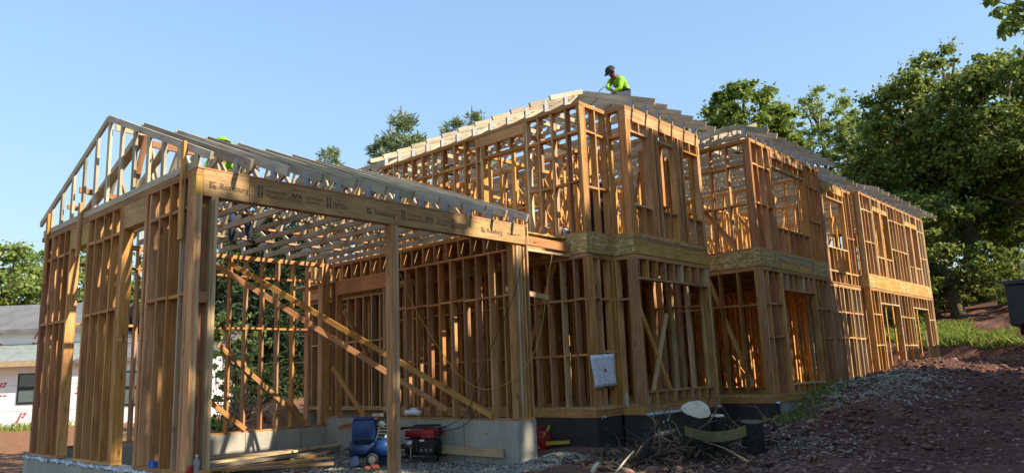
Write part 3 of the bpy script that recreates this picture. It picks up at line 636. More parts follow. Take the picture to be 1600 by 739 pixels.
for (a0, a1, k, axis) in ((7.5, 8.4, CY-.012, 'x'), (8.3, 9.6, CY-.013, 'x'), (7.2, 7.35, AY-.012, 'x'), (10.6, 10.8, CY-.012, 'x'), (11.85, 12.1, FY-.012, 'x')):
    P = []; F = []; n = int((a1-a0)/.05)+2
    if k == CY-.012 and a0 < 8: a0 = 7.95
    for i in range(n):
        a = a0+(a1-a0)*i/(n-1)
        for dz, dk in ((-.12, .0), (-.155, -.02), (-.19+random.gauss(0, .01), .008)): P.append((a, k+dk+random.gauss(0, .006), dz))
    for i in range(n-1):
        for j in range(2): F.append((i*3+j, i*3+3+j, i*3+4+j, i*3+j+1))
    obj('sill_seal', mesh('sill_seal', P, F, M_['foil']), hs, (0, 0, 0))

# interior partitions, bracing and rear walls: one mass of framing behind the front walls
mb = MB(); rr = random.Random(5)
def iw(axis, c, a0, a1, z0, z1, sp=.4, gap=None):
    for z in (z0, z1-.076, z1-.038):
        if axis == 'x': mb.box(a0, a1, c, c+.089, z, z+.036)
        else: mb.box(c, c+.089, a0, a1, z, z+.036)
    a = a0
    while a < a1:
        if not (gap and gap[0] < a < gap[1]):
            if axis == 'x': mb.box(a, a+.038, c+.001, c+.088, z0+.036, z1-.076)
            else: mb.box(c+.001, c+.088, a, a+.038, z0+.036, z1-.076)
        a += sp
    if rr.random() < .8:
        s = rr.uniform(a0, a1-1.5); e = s+1.6
        pa, pb = PT(axis, s, c-.02, z0+.1), PT(axis, e, c-.02, z1-.2)
        if rr.random() < .5: pa.z, pb.z = pb.z, pa.z
        mb.beam(pa, pb, .038, .089)
for z0, z1 in ((Z1, Z2), (Z3, Z4)):
    up = z0 > 1
    iw('x', BK-.14, WX, JX, z0, z1, .33); iw('y', JX-.12, IY+.2, BK, z0, z1, .35, (2, 4))
    iw('x', 3.2, 7.3, 15, z0, z1, .36, (9, 10.2)); iw('x', 5.9, 8, 25.5, z0, z1, .36, (13, 14.4)); iw('x', 2.6, 15.5, 25.5, z0, z1, .36, (17, 18.5))
    iw('y', 9.6, 1.3, 9, z0, z1, .37, (4, 5)); iw('y', 12.6, .8, 9, z0, z1, .37); iw('y', 16.4, -.8, 9, z0, z1, .37, (2, 3.2)); iw('y', 19.8, -.8, 9, z0, z1, .37, (5, 6)); iw('y', 22.9, -1.0, 9, z0, z1, .37)
    if not up:
        iw('x', 4.4, 8, 24, z0, z1, .36); iw('y', 11.3, 1.5, 6, z0, z1, .35); iw('y', 14.4, 1.0, 8, z0, z1, .35); iw('x', 7.3, 8, 25, z0, z1, .36); iw('y', 18.2, .5, 8, z0, z1, .35); iw('y', 8.3, 1.5, 8.5, z0, z1, .33)
        iw('x', 2.2, 7.4, 16, z0, z1, .3, (9.2, 9.9)); iw('x', 5.1, 7.6, 25, z0, z1, .3); iw('x', 6.6, 7.6, 25, z0, z1, .28); iw('x', 8.1, 7.6, 25, z0, z1, .28); iw('x', 3.7, 8, 25, z0, z1, .3); iw('y', 10.4, .7, 8, z0, z1, .3); iw('y', 13.5, .7, 8, z0, z1, .3); iw('y', 17.3, .5, 8, z0, z1, .3); iw('y', 9.0, 1.5, 8, z0, z1, .3)  # extra partitions added to darken the ground floor interior
        iw('y', 21.3, .5, 8.5, z0, z1, .35); iw('y', 24.6, .5, 8.5, z0, z1, .35)
    else:
        iw('x', 1.6, 7.4, 11, z0, z1, .4, (8.5, 9.6)); iw('y', 14.2, 2.5, 6, z0, z1, .4)
    for k in range(26):
        x = rr.uniform(7.6, 25); y = rr.uniform(0, 7); d = rr.choice((-1, 1))*1.5
        if rr.random() < .5: mb.beam((x, y, z0+.05), (x+d, y, z0+2.3), .038, .089)
        else: mb.beam((x, y, z0+.05), (x, y+abs(d), z0+2.3), .038, .089)
# rear sheathing, hardly seen, added to keep light out of the ground floor
for z0, z1 in ((Z1, Z2),):
    xx = WX+.3
    while xx < JX-1.3:
        MB().box(xx, xx+1.21, BK+.012, BK+.026, z0+.02, z1).build('added_shade_sheathing', M_['osb'], hs, origin=(xx, BK, z0)); xx += 1.22 if rr.random() < .7 else 1.9
# stair stringers and stacked sheets glimpsed on the ground floor
for k in range(7): mb.beam((12.4+.3*k, 2.0, .25+.22*k), (12.4+.3*k, 3.1, .25+.22*k), .26, .04)
mb.beam((12.3, 2.0, .1), (14.9, 2.0, 1.9), .04, .28); mb.beam((12.3, 3.1, .1), (14.9, 3.1, 1.9), .04, .28)
it = mb.build('interior_framing', M_['stud'], hs, origin=(16, 4, 0)); it['kind'] = 'stuff'; it['label'] = 'dense interior partitions and braces, some added to darken the ground floor'
# big individual braces seen in the openings
for p, q_, mm in (((8.3, -.45, 2.25), (9.85, -.3, .05), 'stud'), ((9.65, -.38, 1.75), (8.95, -.33, .05), 'pale'), ((13.6, -.9, .1), (14.1, -.9, 1.75), 'pale'), ((20.9, -.8, .6), (22.0, -.6, 1.9), 'red'), ((21, -.8, -.1), (22.1, -.6, 1.2), 'red'), ((24.75, -1.5, .1), (25.05, -1.36, 1.6), 'pale'),
    ((7.2, 1.7, .1), (7.2, .5, 2.7), 'red'), ((12.2, -.9, .2), (11.95, -.2, 2.6), 'stud'), ((12.0, -.9, 3.3), (12.0, -.1, 4.4), 'stud'), ((13.0, -1.2, 4.9), (13.4, -.9, 3.5), 'red'), ((13.3, -.9, 4.1), (14.3, -.9, 5.2), 'stud'), ((8.3, .2, 5.3), (9.3, .5, 3.4), 'stud'), ((9.2, .1, 3.4), (9.9, .2, 4.9), 'stud'), ((7.2, .3, 3.4), (7.2, .9, 4.9), 'stud'), ((7.22, .95, 3.3), (7.22, .2, 4.6), 'stud')):
    member('brace', hs, p, q_, .038, .089, mm)

# ------------------------------------------------------------------ house roof trusses (hip at the side facing the garage)
TP = .385; OV = .5
def top_front(x): return AY if x < BX else CY if x < DX+.05 else -.6 if x < FX-.1 else FY if x < GX_+.1 else RY if x < IX else IY
x = AX+1.15; k = 0
while x < JX-.1:
    yf = .6 if DX+.05 < x < FX-.1 else top_front(x); yb = BK; pk = (yf+yb)/2; zpk = Z4+.25+TP*(pk-yf)
    # hips: the bay roof falls to both sides, the second block starts its own hip
    rise = min(x-AX, max(.25, DX+.75-x)) if x < FX else x-FX+.25
    flat = Z4+.25+TP*rise
    truss(hs, 'y', x, yf, yb, Z4+.004, pk, zpk, TP, OV+random.gauss(0, .03), .4, flat=flat if flat < zpk else None, nweb=6, m='grey', TC=.115); x += .5; k += 1
# jack trusses along the side facing the garage and on the second block's cheek
def jack(y, x0, ln, ov):
    w = member('jack_truss', hs, (x0, y, Z4+.05), (x0+ln, y, Z4+.05), SW, .089, 'grey')
    member('top_chord', w, (x0-ov, y, Z4+.25-TP*ov-.045), (x0+ln, y, Z4+.25+TP*ln-.045), SW, .089, 'grey')
    member('heel_post', w, (x0+.045, y, Z4+.094), (x0+.045, y, Z4+.18), SW*.9, .089, 'grey', (1, 0, 0))
    if ln > .6: member('web', w, (x0+.15, y, Z4+.09), (x0+ln*.7, y, Z4+.16+TP*ln*.7), SW*.95, .064, 'grey')
    member('connector_plate', w, (x0+.05, y-.022, Z4+.015), (x0+.05, y-.022, Z4+.235), .10, .003, 'zinc', (0, 1, 0))
    return w
y = AE-.1
while y > AY+.2: jack(y, AX, min(1.1, .25+(y-AY)), .42); y -= .5
for y in (-1.3, -.85, -.4): jack(y, FX, 1.0+.0*y, .35)

# ================================================================== trees
def leaves_mesh(name, C, RAD, n, size, m, seed, up=.35, flat=.8, aspect=1.5, shell=.45):
    rg = np.random.default_rng(seed); C = np.asarray(C, float); RAD = np.asarray(RAD, float)
    w = RAD**2; ci = rg.choice(len(C), n, p=w/w.sum())
    d = rg.normal(0, 1, (n, 3)); d /= np.linalg.norm(d, axis=1)[:, None]
    r = rg.random(n)**shell if shell > 0 else np.minimum(np.abs(rg.normal(0, .62, n)), 1.7)
    P = C[ci]+d*(RAD[ci]*r)[:, None]*np.array([1, 1, flat])
    nrm = d*.6+rg.normal(0, .6, (n, 3))+np.array([0, 0, up]); nrm /= np.linalg.norm(nrm, axis=1)[:, None]
    t = np.cross(nrm, rg.normal(0, 1, (n, 3))); t /= np.linalg.norm(t, axis=1)[:, None]; b = np.cross(nrm, t)
    s = size*rg.uniform(.6, 1.35, n)[:, None]
    co = np.stack([P-t*s*aspect*.5, P+b*s*.5+t*s*.1-nrm*s*.08, P+t*s*aspect*.5, P-b*s*.5+t*s*.1-nrm*s*.08], 1).reshape(-1, 3)
    return co, np.arange(n*4).reshape(-1, 4)
def tree(name, label, base, H, cr_, cb, n, size, leaf, seed, bark='bark', ncl=34, group='trees around the site', clr=(.13, .26), shape=None, tr=None, cat='tree', up=.35, extra=None):
    """base (x,y,z); H height; cr_ crown radius; cb height where the crown begins"""
    rg = random.Random(seed); bx, by, bz = base
    root = thing(name, label, cat, base, group)
    tr = tr or H*.022
    top = V((bx+rg.gauss(0, .3), by+rg.gauss(0, .3), bz+H*.86)); mb = MB(); n_ = 9
    line = [V(base).lerp(top, i/(n_-1))+V((rg.gauss(0, .12), rg.gauss(0, .12), 0))*(i > 0) for i in range(n_)]; line[0].z -= .4
    mb.tube(line, [tr*(1.35 if i == 0 else 1)*(1-.88*i/(n_-1)) for i in range(n_)], 9)
    if not name.startswith('shade'): ncl = int(ncl*3.6); clr = (clr[0]*.45, clr[1]*.62)
    C = []; RD = []; cz = bz+cb+(H-cb)*.5; rz = (H-cb)*.5
    for k in range(ncl):
        while True:
            v = V((rg.uniform(-1, 1), rg.uniform(-1, 1), rg.uniform(-1, 1)))
            if .25 < v.length < 1: break
        v = v*(v.length**-.35)
        zz = v.z
        s = 1.0 if shape is None else shape((zz+1)/2)
        r = cr_*rg.uniform(*clr)*1.25
        c = V((bx+v.x*(cr_-r*.7)*s, by+v.y*(cr_-r*.7)*s, cz+zz*(rz-r*.6)))
        C.append(tuple(c)); RD.append(r)
        if k % 4 == 0:
            t0 = max(.25, min(.92, (c.z-bz-cr_*.35)/(H*.86))); a = V(base).lerp(top, t0); mid = a.lerp(c, .55)+V((0, 0, -.08*cr_))
            mb.tube([a, mid, c], [tr*.42*(1.05-t0), tr*.22, tr*.05], 6, False)
    if extra:
        for e_, r in extra:
            C.append(tuple(e_)); RD.append(r)
            a = V(base).lerp(top, .5); mb.tube([a, a.lerp(V(e_), .5)+V((0, 0, .4)), V(e_)], [tr*.3, tr*.16, tr*.04], 6, False)
    mb.build('trunk', M_[bark], root, origin=base, smooth=True)
    if not name.startswith('shade'): n = int(n*2.5); size *= .5
    co, q_ = leaves_mesh('crown', C, RD, n, size, M_[leaf], seed, up, flat=.62 if not name.startswith('shade') else .8, shell=.45 if name.startswith('shade') else -1)
    obj('crown', fastmesh('crown', co-np.array(base), q_, M_[leaf]), root, base)
    return root
def pine(name, label, base, H, cr_, cb, leaf, seed, dens=1.0, group='conifers behind the garage', irregular=.5, tuft=.5, spr=0, cat='pine tree'):
    rg = random.Random(seed); root = thing(name, label, cat, base, group); B = V(base); mb = MB(); tr = H*.016
    line = [B+V((rg.gauss(0, .06)*i, rg.gauss(0, .06)*i, H*i/7)) for i in range(8)]; line[0].z -= .4
    mb.tube(line, [tr*(1-.9*i/7) for i in range(8)], 8)
    Pc = []; Dr = []
    z = cb
    while z < H*.985:
        f = 1-(z-cb)/(H-cb); n_ = rg.randint(4, 6)
        for k in range(n_):
            a = rg.uniform(0, 6.283); ln = cr_*(f**.75)*rg.uniform(1-irregular, 1.08)+.25
            d = V((math.cos(a), math.sin(a), .28 if not spr else -.12)); p0 = B+V((0, 0, z)); e = p0+d*ln
            mb.tube([p0, p0.lerp(e, .5)+V((0, 0, -.06*ln if not spr else .05*ln)), e], [tr*.35*f+.012, tr*.2*f+.01, .008], 5, False)
            m_ = max(3, int(ln*5*dens))
            for j in range(m_):
                t = .22+.78*(j+rg.random())/m_; w_ = (1-t*.55)*ln*.28
                c = p0.lerp(e, t)+V((rg.gauss(0, w_), rg.gauss(0, w_), rg.gauss(.04, .09))); Pc.append(c); Dr.append((d+V((rg.gauss(0, .5), rg.gauss(0, .5), rg.gauss(.25 if not spr else -.1, .4)))).normalized())
        z += H*.045*rg.uniform(.8, 1.2)
    mb.build('trunk', M_['bark'], root, origin=base, smooth=True)
    r2 = np.random.default_rng(seed); N = len(Pc); nn = 20 if leaf == 'needle' else 12
    P = np.repeat(np.array(Pc), nn, 0); D = np.repeat(np.array(Dr), nn, 0)+r2.normal(0, .55, (N*nn, 3)); D /= np.linalg.norm(D, axis=1)[:, None]
    S = np.cross(D, r2.normal(0, 1, D.shape)); S /= np.linalg.norm(S, axis=1)[:, None]
    ln = tuft*.72*r2.uniform(.6, 1.2, (N*nn, 1)); wd_ = ln*.11; P = P+r2.normal(0, tuft*.25, P.shape)
    co = np.stack([P, P+D*ln*.5+S*wd_, P+D*ln, P+D*ln*.5-S*wd_], 1).reshape(-1, 3)-np.array(base)
    obj('crown', fastmesh('crown', co, np.arange(len(co)).reshape(-1, 4), M_[leaf]), root, base)
    return root
def gpos(u, v, D): p = atD(u, v, D); return (p.x, p.y, gz(p.x, p.y)-.1)
def tht(u, v, D): p = atD(u, v, D); return p.z-gz(p.x, p.y)

# right-hand wood
tree('maple_tree', 'bright leafy maple rising just behind the roof near the worker', gpos(1160, 130, 46), tht(1160, 122, 46), 3.5, 5, 15000, .34, 'leafA', 11, ncl=62)
tree('maple_tree', 'low leafy maple peeking over the bay roof beside the brighter maple', gpos(1105, 170, 50), tht(1105, 172, 50), 2.8, 4, 9000, .34, 'leafA', 12, ncl=40)
tree('poplar_tree', 'pale airy tree with sky showing through its thin crown', gpos(1283, 140, 56), tht(1283, 132, 56), 3.6, 4, 9000, .26, 'leafC', 13, ncl=60, clr=(.13, .24))
tree('poplar_tree', 'small pale tree between the airy tree and the dark wood', gpos(1338, 190, 58), tht(1338, 180, 58), 2.4, 3, 5500, .27, 'leafC', 14, ncl=44, clr=(.14, .25))
tree('oak_tree', 'dark broad tree at the left edge of the wood', gpos(1400, 110, 45), tht(1400, 118, 45), 4.0, 3, 13000, .30, 'leafB', 15, ncl=52)
tree('oak_tree', 'tallest dark tree in the middle of the wood', gpos(1478, 70, 44), tht(1478, 62, 44), 4.6, 4, 16000, .30, 'leafB', 16, ncl=60, bark='mossbark', tr=.5)
tree('oak_tree', 'dark tree at the right edge of the wood behind the container', gpos(1572, 85, 42), tht(1572, 78, 42), 4.2, 4, 14000, .30, 'leafB', 17, ncl=52, bark='mossbark', tr=.36)
tree('maple_tree', 'low sunlit tree in front of the dark wood', gpos(1440, 300, 40), tht(1448, 285, 40), 2.9, .8, 8000, .27, 'leafB', 18, ncl=36)
tree('maple_tree', 'low dark tree against the far end of the house', gpos(1372, 250, 44), tht(1372, 228, 44), 3.0, 1, 8000, .27, 'leafB', 19, ncl=36)
tree('maple_tree', 'low tree above the container on the right', gpos(1570, 330, 46), tht(1570, 290, 46), 3.4, 2.2, 8000, .28, 'leafB', 20, ncl=36)
tree('oak_tree', 'leafy tree far back closing the gap in the wood', gpos(1440, 250, 56), tht(1440, 190, 56), 4.6, .5, 9000, .34, 'leafB', 21, ncl=40)
tree('oak_tree', 'leafy tree far back behind the mossy trunks', gpos(1535, 250, 54), tht(1535, 170, 54), 5.0, .5, 9000, .36, 'leafB', 22, ncl=40)
for k, (u, D, h, r) in enumerate(((1420, 39, 2.2, 1.5), (1475, 42, 2.4, 1.9), (1540, 44, 2.6, 2.1), (1600, 40, 3.0, 2.0))):
    tree('shrub', ('dark shrub at the foot of the wood by the house end', 'dark shrub left of the mossy trunk', 'dark shrub right of the mossy trunk', 'dark shrub behind the container')[k], gpos(u, 480, D), h, r, .1, 2600, .2, 'leafB', 40+k, ncl=16, group='undergrowth at the edge of the wood', tr=.05, cat='shrub')
mt = thing('mossy_trunk', 'short mossy tree trunk leaning at the edge of the wood', 'tree trunk', gpos(1497, 470, 40))
b_ = V(mt.location); k = MB().tube([b_+V((0, 0, -.3)), b_+V((.05, .1, .6)), b_+V((.3, .35, 1.5)), b_+V((.4, .5, 2.6))], [.42, .3, .24, .16], 10).build('trunk', M_['mossbark'], mt, origin=b_, smooth=True)
# behind the garage
for k, (u, vt, D, r, lf) in enumerate(((352, 300, 34, 2.6, 1), (395, 285, 37, 2.8, 1), (440, 300, 35, 2.7, 1), (480, 320, 39, 2.8, 1), (300, 330, 38, 2.7, 1), (420, 330, 42, 3.2, 1))):
    p = gpos(u, vt, D)
    pine('spruce_tree', ('dark spruce behind the left pier of the garage', 'dark spruce seen through the middle of the garage back wall', 'dark spruce seen beside the rear wing', 'dark spruce hidden behind the rear wing', 'dark spruce left of the garage pier', 'dark spruce farthest back behind the garage')[k], p, tht(u, vt, D), r, .3, 'spruce', 60+k, 1.1, irregular=.25, tuft=.55, spr=1, cat='spruce tree')
pine('white_pine', 'full white pine standing above the garage ridge left of the house', gpos(628, 180, 42), tht(630, 174, 42), 3.1, 5.5, 'needle', 71, 1.15, irregular=.55, tuft=.5)
pine('white_pine', 'ragged low arm of pine left of the full white pine', gpos(592, 215, 43), tht(592, 214, 43), 1.7, 6, 'needle', 72, 1.0, irregular=.6, tuft=.45)
pine('white_pine', 'thin pine top showing above the house roof', gpos(742, 170, 48), tht(742, 166, 48), 2.1, 9, 'needle', 73, .8, irregular=.6, tuft=.5)
pine('white_pine', 'narrow pine tip left of the thin pine top', gpos(706, 185, 49), tht(706, 178, 49), 1.3, 9, 'needle', 74, .8, irregular=.6, tuft=.5)
pine('white_pine', 'small pine tip just over the garage roof', gpos(515, 240, 44), tht(515, 232, 44), 1.9, 6, 'needle', 75, .9, irregular=.5, tuft=.5)
tree('young_maple', 'young bright green maple seen between the garage back studs', gpos(372, 500, 24), tht(368, 478, 24), 1.15, .4, 2300, .17, 'leafC', 81, ncl=16, group='bushes behind the garage', tr=.05, cat='bush')
tree('young_maple', 'low bright bush at the foot of the garage back wall', gpos(352, 610, 20), 1.0, .6, .1, 900, .12, 'leafC', 82, ncl=10, group='bushes behind the garage', tr=.03, cat='bush')
# left background
for k, (u, vt, D, r) in enumerate(((18, 372, 46, 3.3), (72, 362, 52, 3.2), (125, 368, 50, 3.0), (190, 380, 52, 3.4), (250, 392, 50, 3.2), (-45, 385, 48, 3.4))):
    tree('maple_tree', ('sunlit green tree at the left edge above the neighbouring roof', 'sunlit green tree just left of the garage corner', 'sunlit green tree seen through the first garage opening', 'sunlit green tree seen through the second garage opening', 'sunlit green tree seen behind the garage corner pier', 'sunlit green tree cut by the left picture edge')[k], gpos(u, vt, D), tht(u, vt, D), r, 1.2, 6000, .3, 'leafC' if k % 2 == 0 else 'leafA', 90+k, ncl=34, group='trees behind the neighbouring house')
# tall trees on the near side whose shade falls over the site; one bough reaches into the picture top right
SHADE = [('shade_tree', 'tall tree beside the haul road with a bough reaching into the top right', (16.6, -10.4), 12.6, 3.9, 3.5, 46000, .17, 101, [(V((17.3, -5.75, 9.4)), .22), (V((17.7, -5.8, 9.15)), .2), (V((18.3, -5.95, 8.9)), .35), (V((18.5, -6.1, 8.0)), .4), (V((18.9, -6.1, 9.3)), .5), (V((19.3, -6.15, 6.9)), .4), (V((18.4, -6.4, 9.6)), .6)]),
    ('shade_tree', 'tall tree behind the camera shading the bay', (12.9, -16.2), 17.0, 3.0, 6.0, 11000, .40, 102, None),
    ('shade_tree', 'slim tree behind the camera dappling the stamped beam', (6.2, -16.2), 17.5, 3.1, 8.5, 2300, .36, 103, None),
    ('shade_tree', 'thin tree behind the camera dappling the garage side wall', (10.3, -17.2), 16.4, 2.3, 8.0, 1700, .36, 104, None)]
for k, x in enumerate((.5, 5.2, 10, 14.8, 19.6, 24.4, 29.4)):
    SHADE.append(('shade_tree', ('low hedge tree farthest left behind the camera', 'second low hedge tree behind the camera', 'third low hedge tree behind the camera', 'fourth low hedge tree behind the camera', 'fifth low hedge tree along the haul road', 'sixth low hedge tree along the haul road', 'last low hedge tree along the haul road')[k], (x, -16.0), 10.1 if k else 11.5, 3.3, .8, 6500, .38, 110+k, None))
for nm, lb, (x, y), H, r, cb, n, s, sd, ex in SHADE:
    tree(nm, lb, (x, y, gz(x, y)-.2), H, r, cb, n, s, 'leafA', sd, ncl=90 if sd < 103 else 46, clr=(.18, .32), group='tall trees on the near side', extra=ex)

# ================================================================== neighbouring house
nb = thing('neighbouring_house', 'low neighbouring house wrapped in white sheathing with grey shingle roof', 'house', (4.5, 24.5, -.95))
mW = plain('white_house_wrap', (.86, .87, .88), .55, 0, .05, 3); mR = plain('red_print', (.55, .03, .05), .6, 0, .1); mSh = concrete('asphalt_shingle', (.12, .12, .125), (.20, .195, .19)); mTan = plain('tan_sheathing', (.45, .33, .2), .8, 0, .15)
p0 = V((-1.2, 32.5, -.95)); p1 = V((9.75, 19.6, -.95)); ax = (p1-p0).normalized(); nrm = V((-ax.y, ax.x, 0)); nrm = nrm if nrm.dot(CAM-p0) > 0 else -nrm; LN = (p1-p0).length
def nbq(s, d, z): return p0+ax*s+nrm*d+V((0, 0, z))
def nbox(name, s0, s1, d0, d1, z0, z1, m, par=nb):
    b = MB(); b.add([nbq(s, d, z) for z in (z0, z1) for s, d in ((s0, d0), (s1, d0), (s1, d1), (s0, d1))], BOXF); return b.build(name, m, par, origin=nbq((s0+s1)/2, (d0+d1)/2, z0))
wn = nbox('wall', 0, LN, -6, 0, 0, 2.75, mW); nbox('foundation', -.02, LN+.02, -6.02, .03, -.6, .18, mTan)
up_ = nbox('upper_wall', 0, LN-5.6, -6, -1.6, 2.75, 4.15, mW)
b = MB(); b.add([nbq(s, d, z) for s in (-.4, LN-5.3) for d, z in ((-1.2, 4.0), (-3.8, 5.25), (-6.4, 4.0))]+[nbq(s, d, z) for s in (-.4, LN-5.3) for d, z in ((-1.2, 4.15), (-3.8, 5.42), (-6.4, 4.15))], [(0, 1, 4, 3), (1, 2, 5, 4), (6, 9, 10, 7), (7, 10, 11, 8), (0, 3, 9, 6), (2, 8, 11, 5), (0, 6, 7, 1), (1, 7, 8, 2), (3, 4, 10, 9), (4, 5, 11, 10)]); b.build('roof', mSh, nb, origin=nbq(3, -3, 4))
b = MB(); b.add([nbq(s, d, z) for s in (-.4, LN-5.0) for d, z in ((.55, 2.68), (-1.7, 3.45))]+[nbq(s, d, z) for s in (-.4, LN-5.0) for d, z in ((.55, 2.82), (-1.7, 3.6))], [(0, 1, 3, 2), (4, 6, 7, 5), (0, 2, 6, 4), (1, 5, 7, 3), (0, 4, 5, 1), (2, 3, 7, 6)]); pr_ = b.build('porch_roof', plain('roof_underlay', (.26, .29, .26), .6, 0, .2, 4), nb, origin=nbq(3, 0, 2.7))
b = MB(); b.add([nbq(s, d, z) for s in (LN-5.0, LN+.3) for d, z in ((.3, 2.65), (-3, 3.75), (-6.3, 2.65))]+[nbq(s, d, z) for s in (LN-5.0, LN+.3) for d, z in ((.3, 2.8), (-3, 3.9), (-6.3, 2.8))], [(0, 1, 4, 3), (1, 2, 5, 4), (6, 9, 10, 7), (7, 10, 11, 8), (0, 3, 9, 6), (2, 8, 11, 5), (0, 6, 7, 1), (1, 7, 8, 2), (3, 4, 10, 9), (4, 5, 11, 10)]); b.build('roof', mSh, nb, origin=nbq(10, -3, 3))
nbox('fascia', -.42, LN-4.98, .555, .60, 2.60, 2.80, mTan)
for k_ in (.95, 1.9): nbox('wrap_seam', .01, LN-.01, .0, .008, k_, k_+.025, plain('seam_tape', (.62, .63, .65), .5))
def pmark(s, z, d=.012, k=1.0):
    b = MB()
    for pts in ([(0, 0), (.10, 0), (.33, .5), (.23, .5)], [(.28, .22), (.40, .22), (.58, .50), (.40, .50), (.36, .41), (.44, .41), (.40, .31), (.31, .31)]):
        b.add([nbq(s+x*k, d, z+y*k) for x, y in pts], [tuple(range(len(pts)))])
    for w_ in range(3): b.add([nbq(s-.05+.16*w_, d, z-.18), nbq(s+.07+.16*w_, d, z-.18), nbq(s+.07+.16*w_, d, z-.13), nbq(s-.05+.16*w_, d, z-.13)], [(0, 1, 2, 3)])
    b.build('printed_mark', mR, nb, origin=nbq(s, d, z))
for s in range(11):
    for r_ in range(2): pmark(.35+s*1.55+(.7 if r_ else 0), .55+r_*1.15, .012, .68)
for s in range(6): pmark(.5+s*1.7, 3.75, -1.585, .6)
for s0, s1, z0, z1 in ((7.05, 7.95, .35, 2.35), (9.6, 10.5, 1.2, 2.35), (3.6, 4.5, .35, 2.3), (13.3, 14.4, 1.0, 2.3)):
    w_ = nbox('window', s0, s1, -.05, .03, z0, z1, M_['black']); 
    for i in range(2):
        nbox('pane', s0+.08, s1-.08, -.01, .036, z0+.08+(z1-z0)/2*i, z0+(z1-z0)/2*(i+1)-.05, plain('window_glass', (.12, .16, .17), .15, 0, .1), w_)

# ================================================================== container at the right edge
cpos = atD(1657, 520, 30); cz_ = gz(cpos.x, cpos.y)
ct = thing('waste_container', 'dark slate steel waste container at the right picture edge', 'container', (cpos.x, cpos.y, 1.25), rz=-1.50)
mC = plain('slate_blue_steel', (.030, .037, .052), .5, .1, .2, 5)
b = MB(); b.box(-1.0, 1.1, -2.6, 2.6, .32, 1.52); b.build('body', mC, ct, local=True, bevel=.02)
for i in range(7): MB().box(-1.09, -1.002, -2.55+.82*i, -2.43+.82*i, .30, 1.50).build('rib', mC, ct, local=True)
MB().box(-1.12, 1.2, -2.68, 2.68, 1.525, 1.66).build('rim', mC, ct, local=True, bevel=.015)
MB().box(-1.15, -1.003, 2.2, 2.62, -.02, 1.50).build('corner_leg', mC, ct, local=True, bevel=.015); MB().box(-1.0, 1.1, 2.602, 2.68, .3, 1.5).build('end_door', mC, ct, local=True)
for y_ in (-2, 2): MB().lathe([(.11, -.9), (.13, -.88), (.13, .9), (.11, .92)], (0, y_, .13), 'x', 12).build('roller', M_['rubber'], ct, local=True)
for y_ in (-1.2, 1.2): MB().box(-.9, 1.0, y_-.08, y_+.08, .1, .318).build('skid', mC, ct, local=True)

# ================================================================== loose site materials
rg = np.random.default_rng(21)
# gravel floor of the garage
n = 15000; P = np.stack([rg.uniform(.25, 5.4, n), rg.uniform(-.4, 5.3, n), np.zeros(n)], 1); P[:, 2] = ground_z(P[:, 0], P[:, 1])+.004
o = obj('gravel', pebble_mesh('gravel', P, rg.uniform(.012, .034, n), M_['gravel'])); tag(o, 'grey crushed stone covering the garage floor', 'gravel', kind='stuff')
n = 6000; P = np.stack([rg.uniform(2.0, 6.2, n), rg.uniform(-1.3, -.2, n), np.zeros(n)], 1); P[:, 2] = ground_z(P[:, 0], P[:, 1])+.004
o = obj('gravel', pebble_mesh('gravel', P, rg.uniform(.012, .034, n), M_['gravel'], seed=8)); tag(o, 'grey crushed stone spilling out under the stamped beam', 'gravel', kind='stuff')
# clods and stones on the mound
n = 15000; x = rg.uniform(5, 27, n); y = np.minimum(-1.7, rg.normal(-3.6, 1.9, n)); y = np.clip(y, -8, -1.7)
S = .012+.045*rg.random(n)**3+.012*rg.random(n); S[:70] = rg.uniform(.06, .17, 70)
P = np.stack([x, y, ground_z(x, y)+S*.15], 1); o = obj('soil_clods', pebble_mesh('soil_clods', P, S, M_['rock'], .5, 9)); tag(o, 'reddish clods and stones lying over the mound', 'clods', kind='stuff')
# pale wood chips strewn on the mound, thickest on the crest
n1, n2 = 9000, 2000
q1 = [gnd(u, v) for u, v in ((1335, 600), (1365, 590), (1395, 588), (1425, 590), (1350, 612), (1390, 604), (1300, 628), (1450, 592))]
ii = rg.integers(0, len(q1), n1); a = np.array([q_.x for q_ in q1])[ii]+rg.normal(0, .9, n1); b = np.array([q_.y for q_ in q1])[ii]+rg.normal(0, .4, n1); c = rg.uniform(8.5, 25, n2); d = np.clip(rg.normal(-3.6, 1.5, n2), -7.5, -1.7)
keep = fbm(c*.9, d*.9, 3, 77) > .02; c, d = c[keep], d[keep]
n4 = 1300; q2 = gnd(1225, 690); e = rg.normal(q2.x, .8, n4); f = rg.normal(q2.y, .5, n4)
x = np.concatenate([a, c, e]); y = np.minimum(np.concatenate([b, d, f]), -1.72); S = rg.uniform(.010, .034, len(x)); P = np.stack([x, y, ground_z(x, y)+.012], 1)
o = obj('wood_chips', chip_mesh('wood_chips', P, S, M_['chip'])); tag(o, 'pale wood chips strewn over the mound', 'wood chips', kind='stuff')
# twigs and leaf litter near the brush pile
n = 1500; x = np.clip(rg.normal(7.6, 1.5, n), 5.0, 11.5); y = np.clip(rg.normal(-2.2, .8, n), -5, -.95); S = rg.uniform(.03, .13, n); P = np.stack([x, y, ground_z(x, y)+.02], 1)
o = obj('twigs', chip_mesh('twigs', P, S, M_['root'], 12, 9)); tag(o, 'broken twigs littering the soil around the brush pile', 'twigs', kind='stuff')
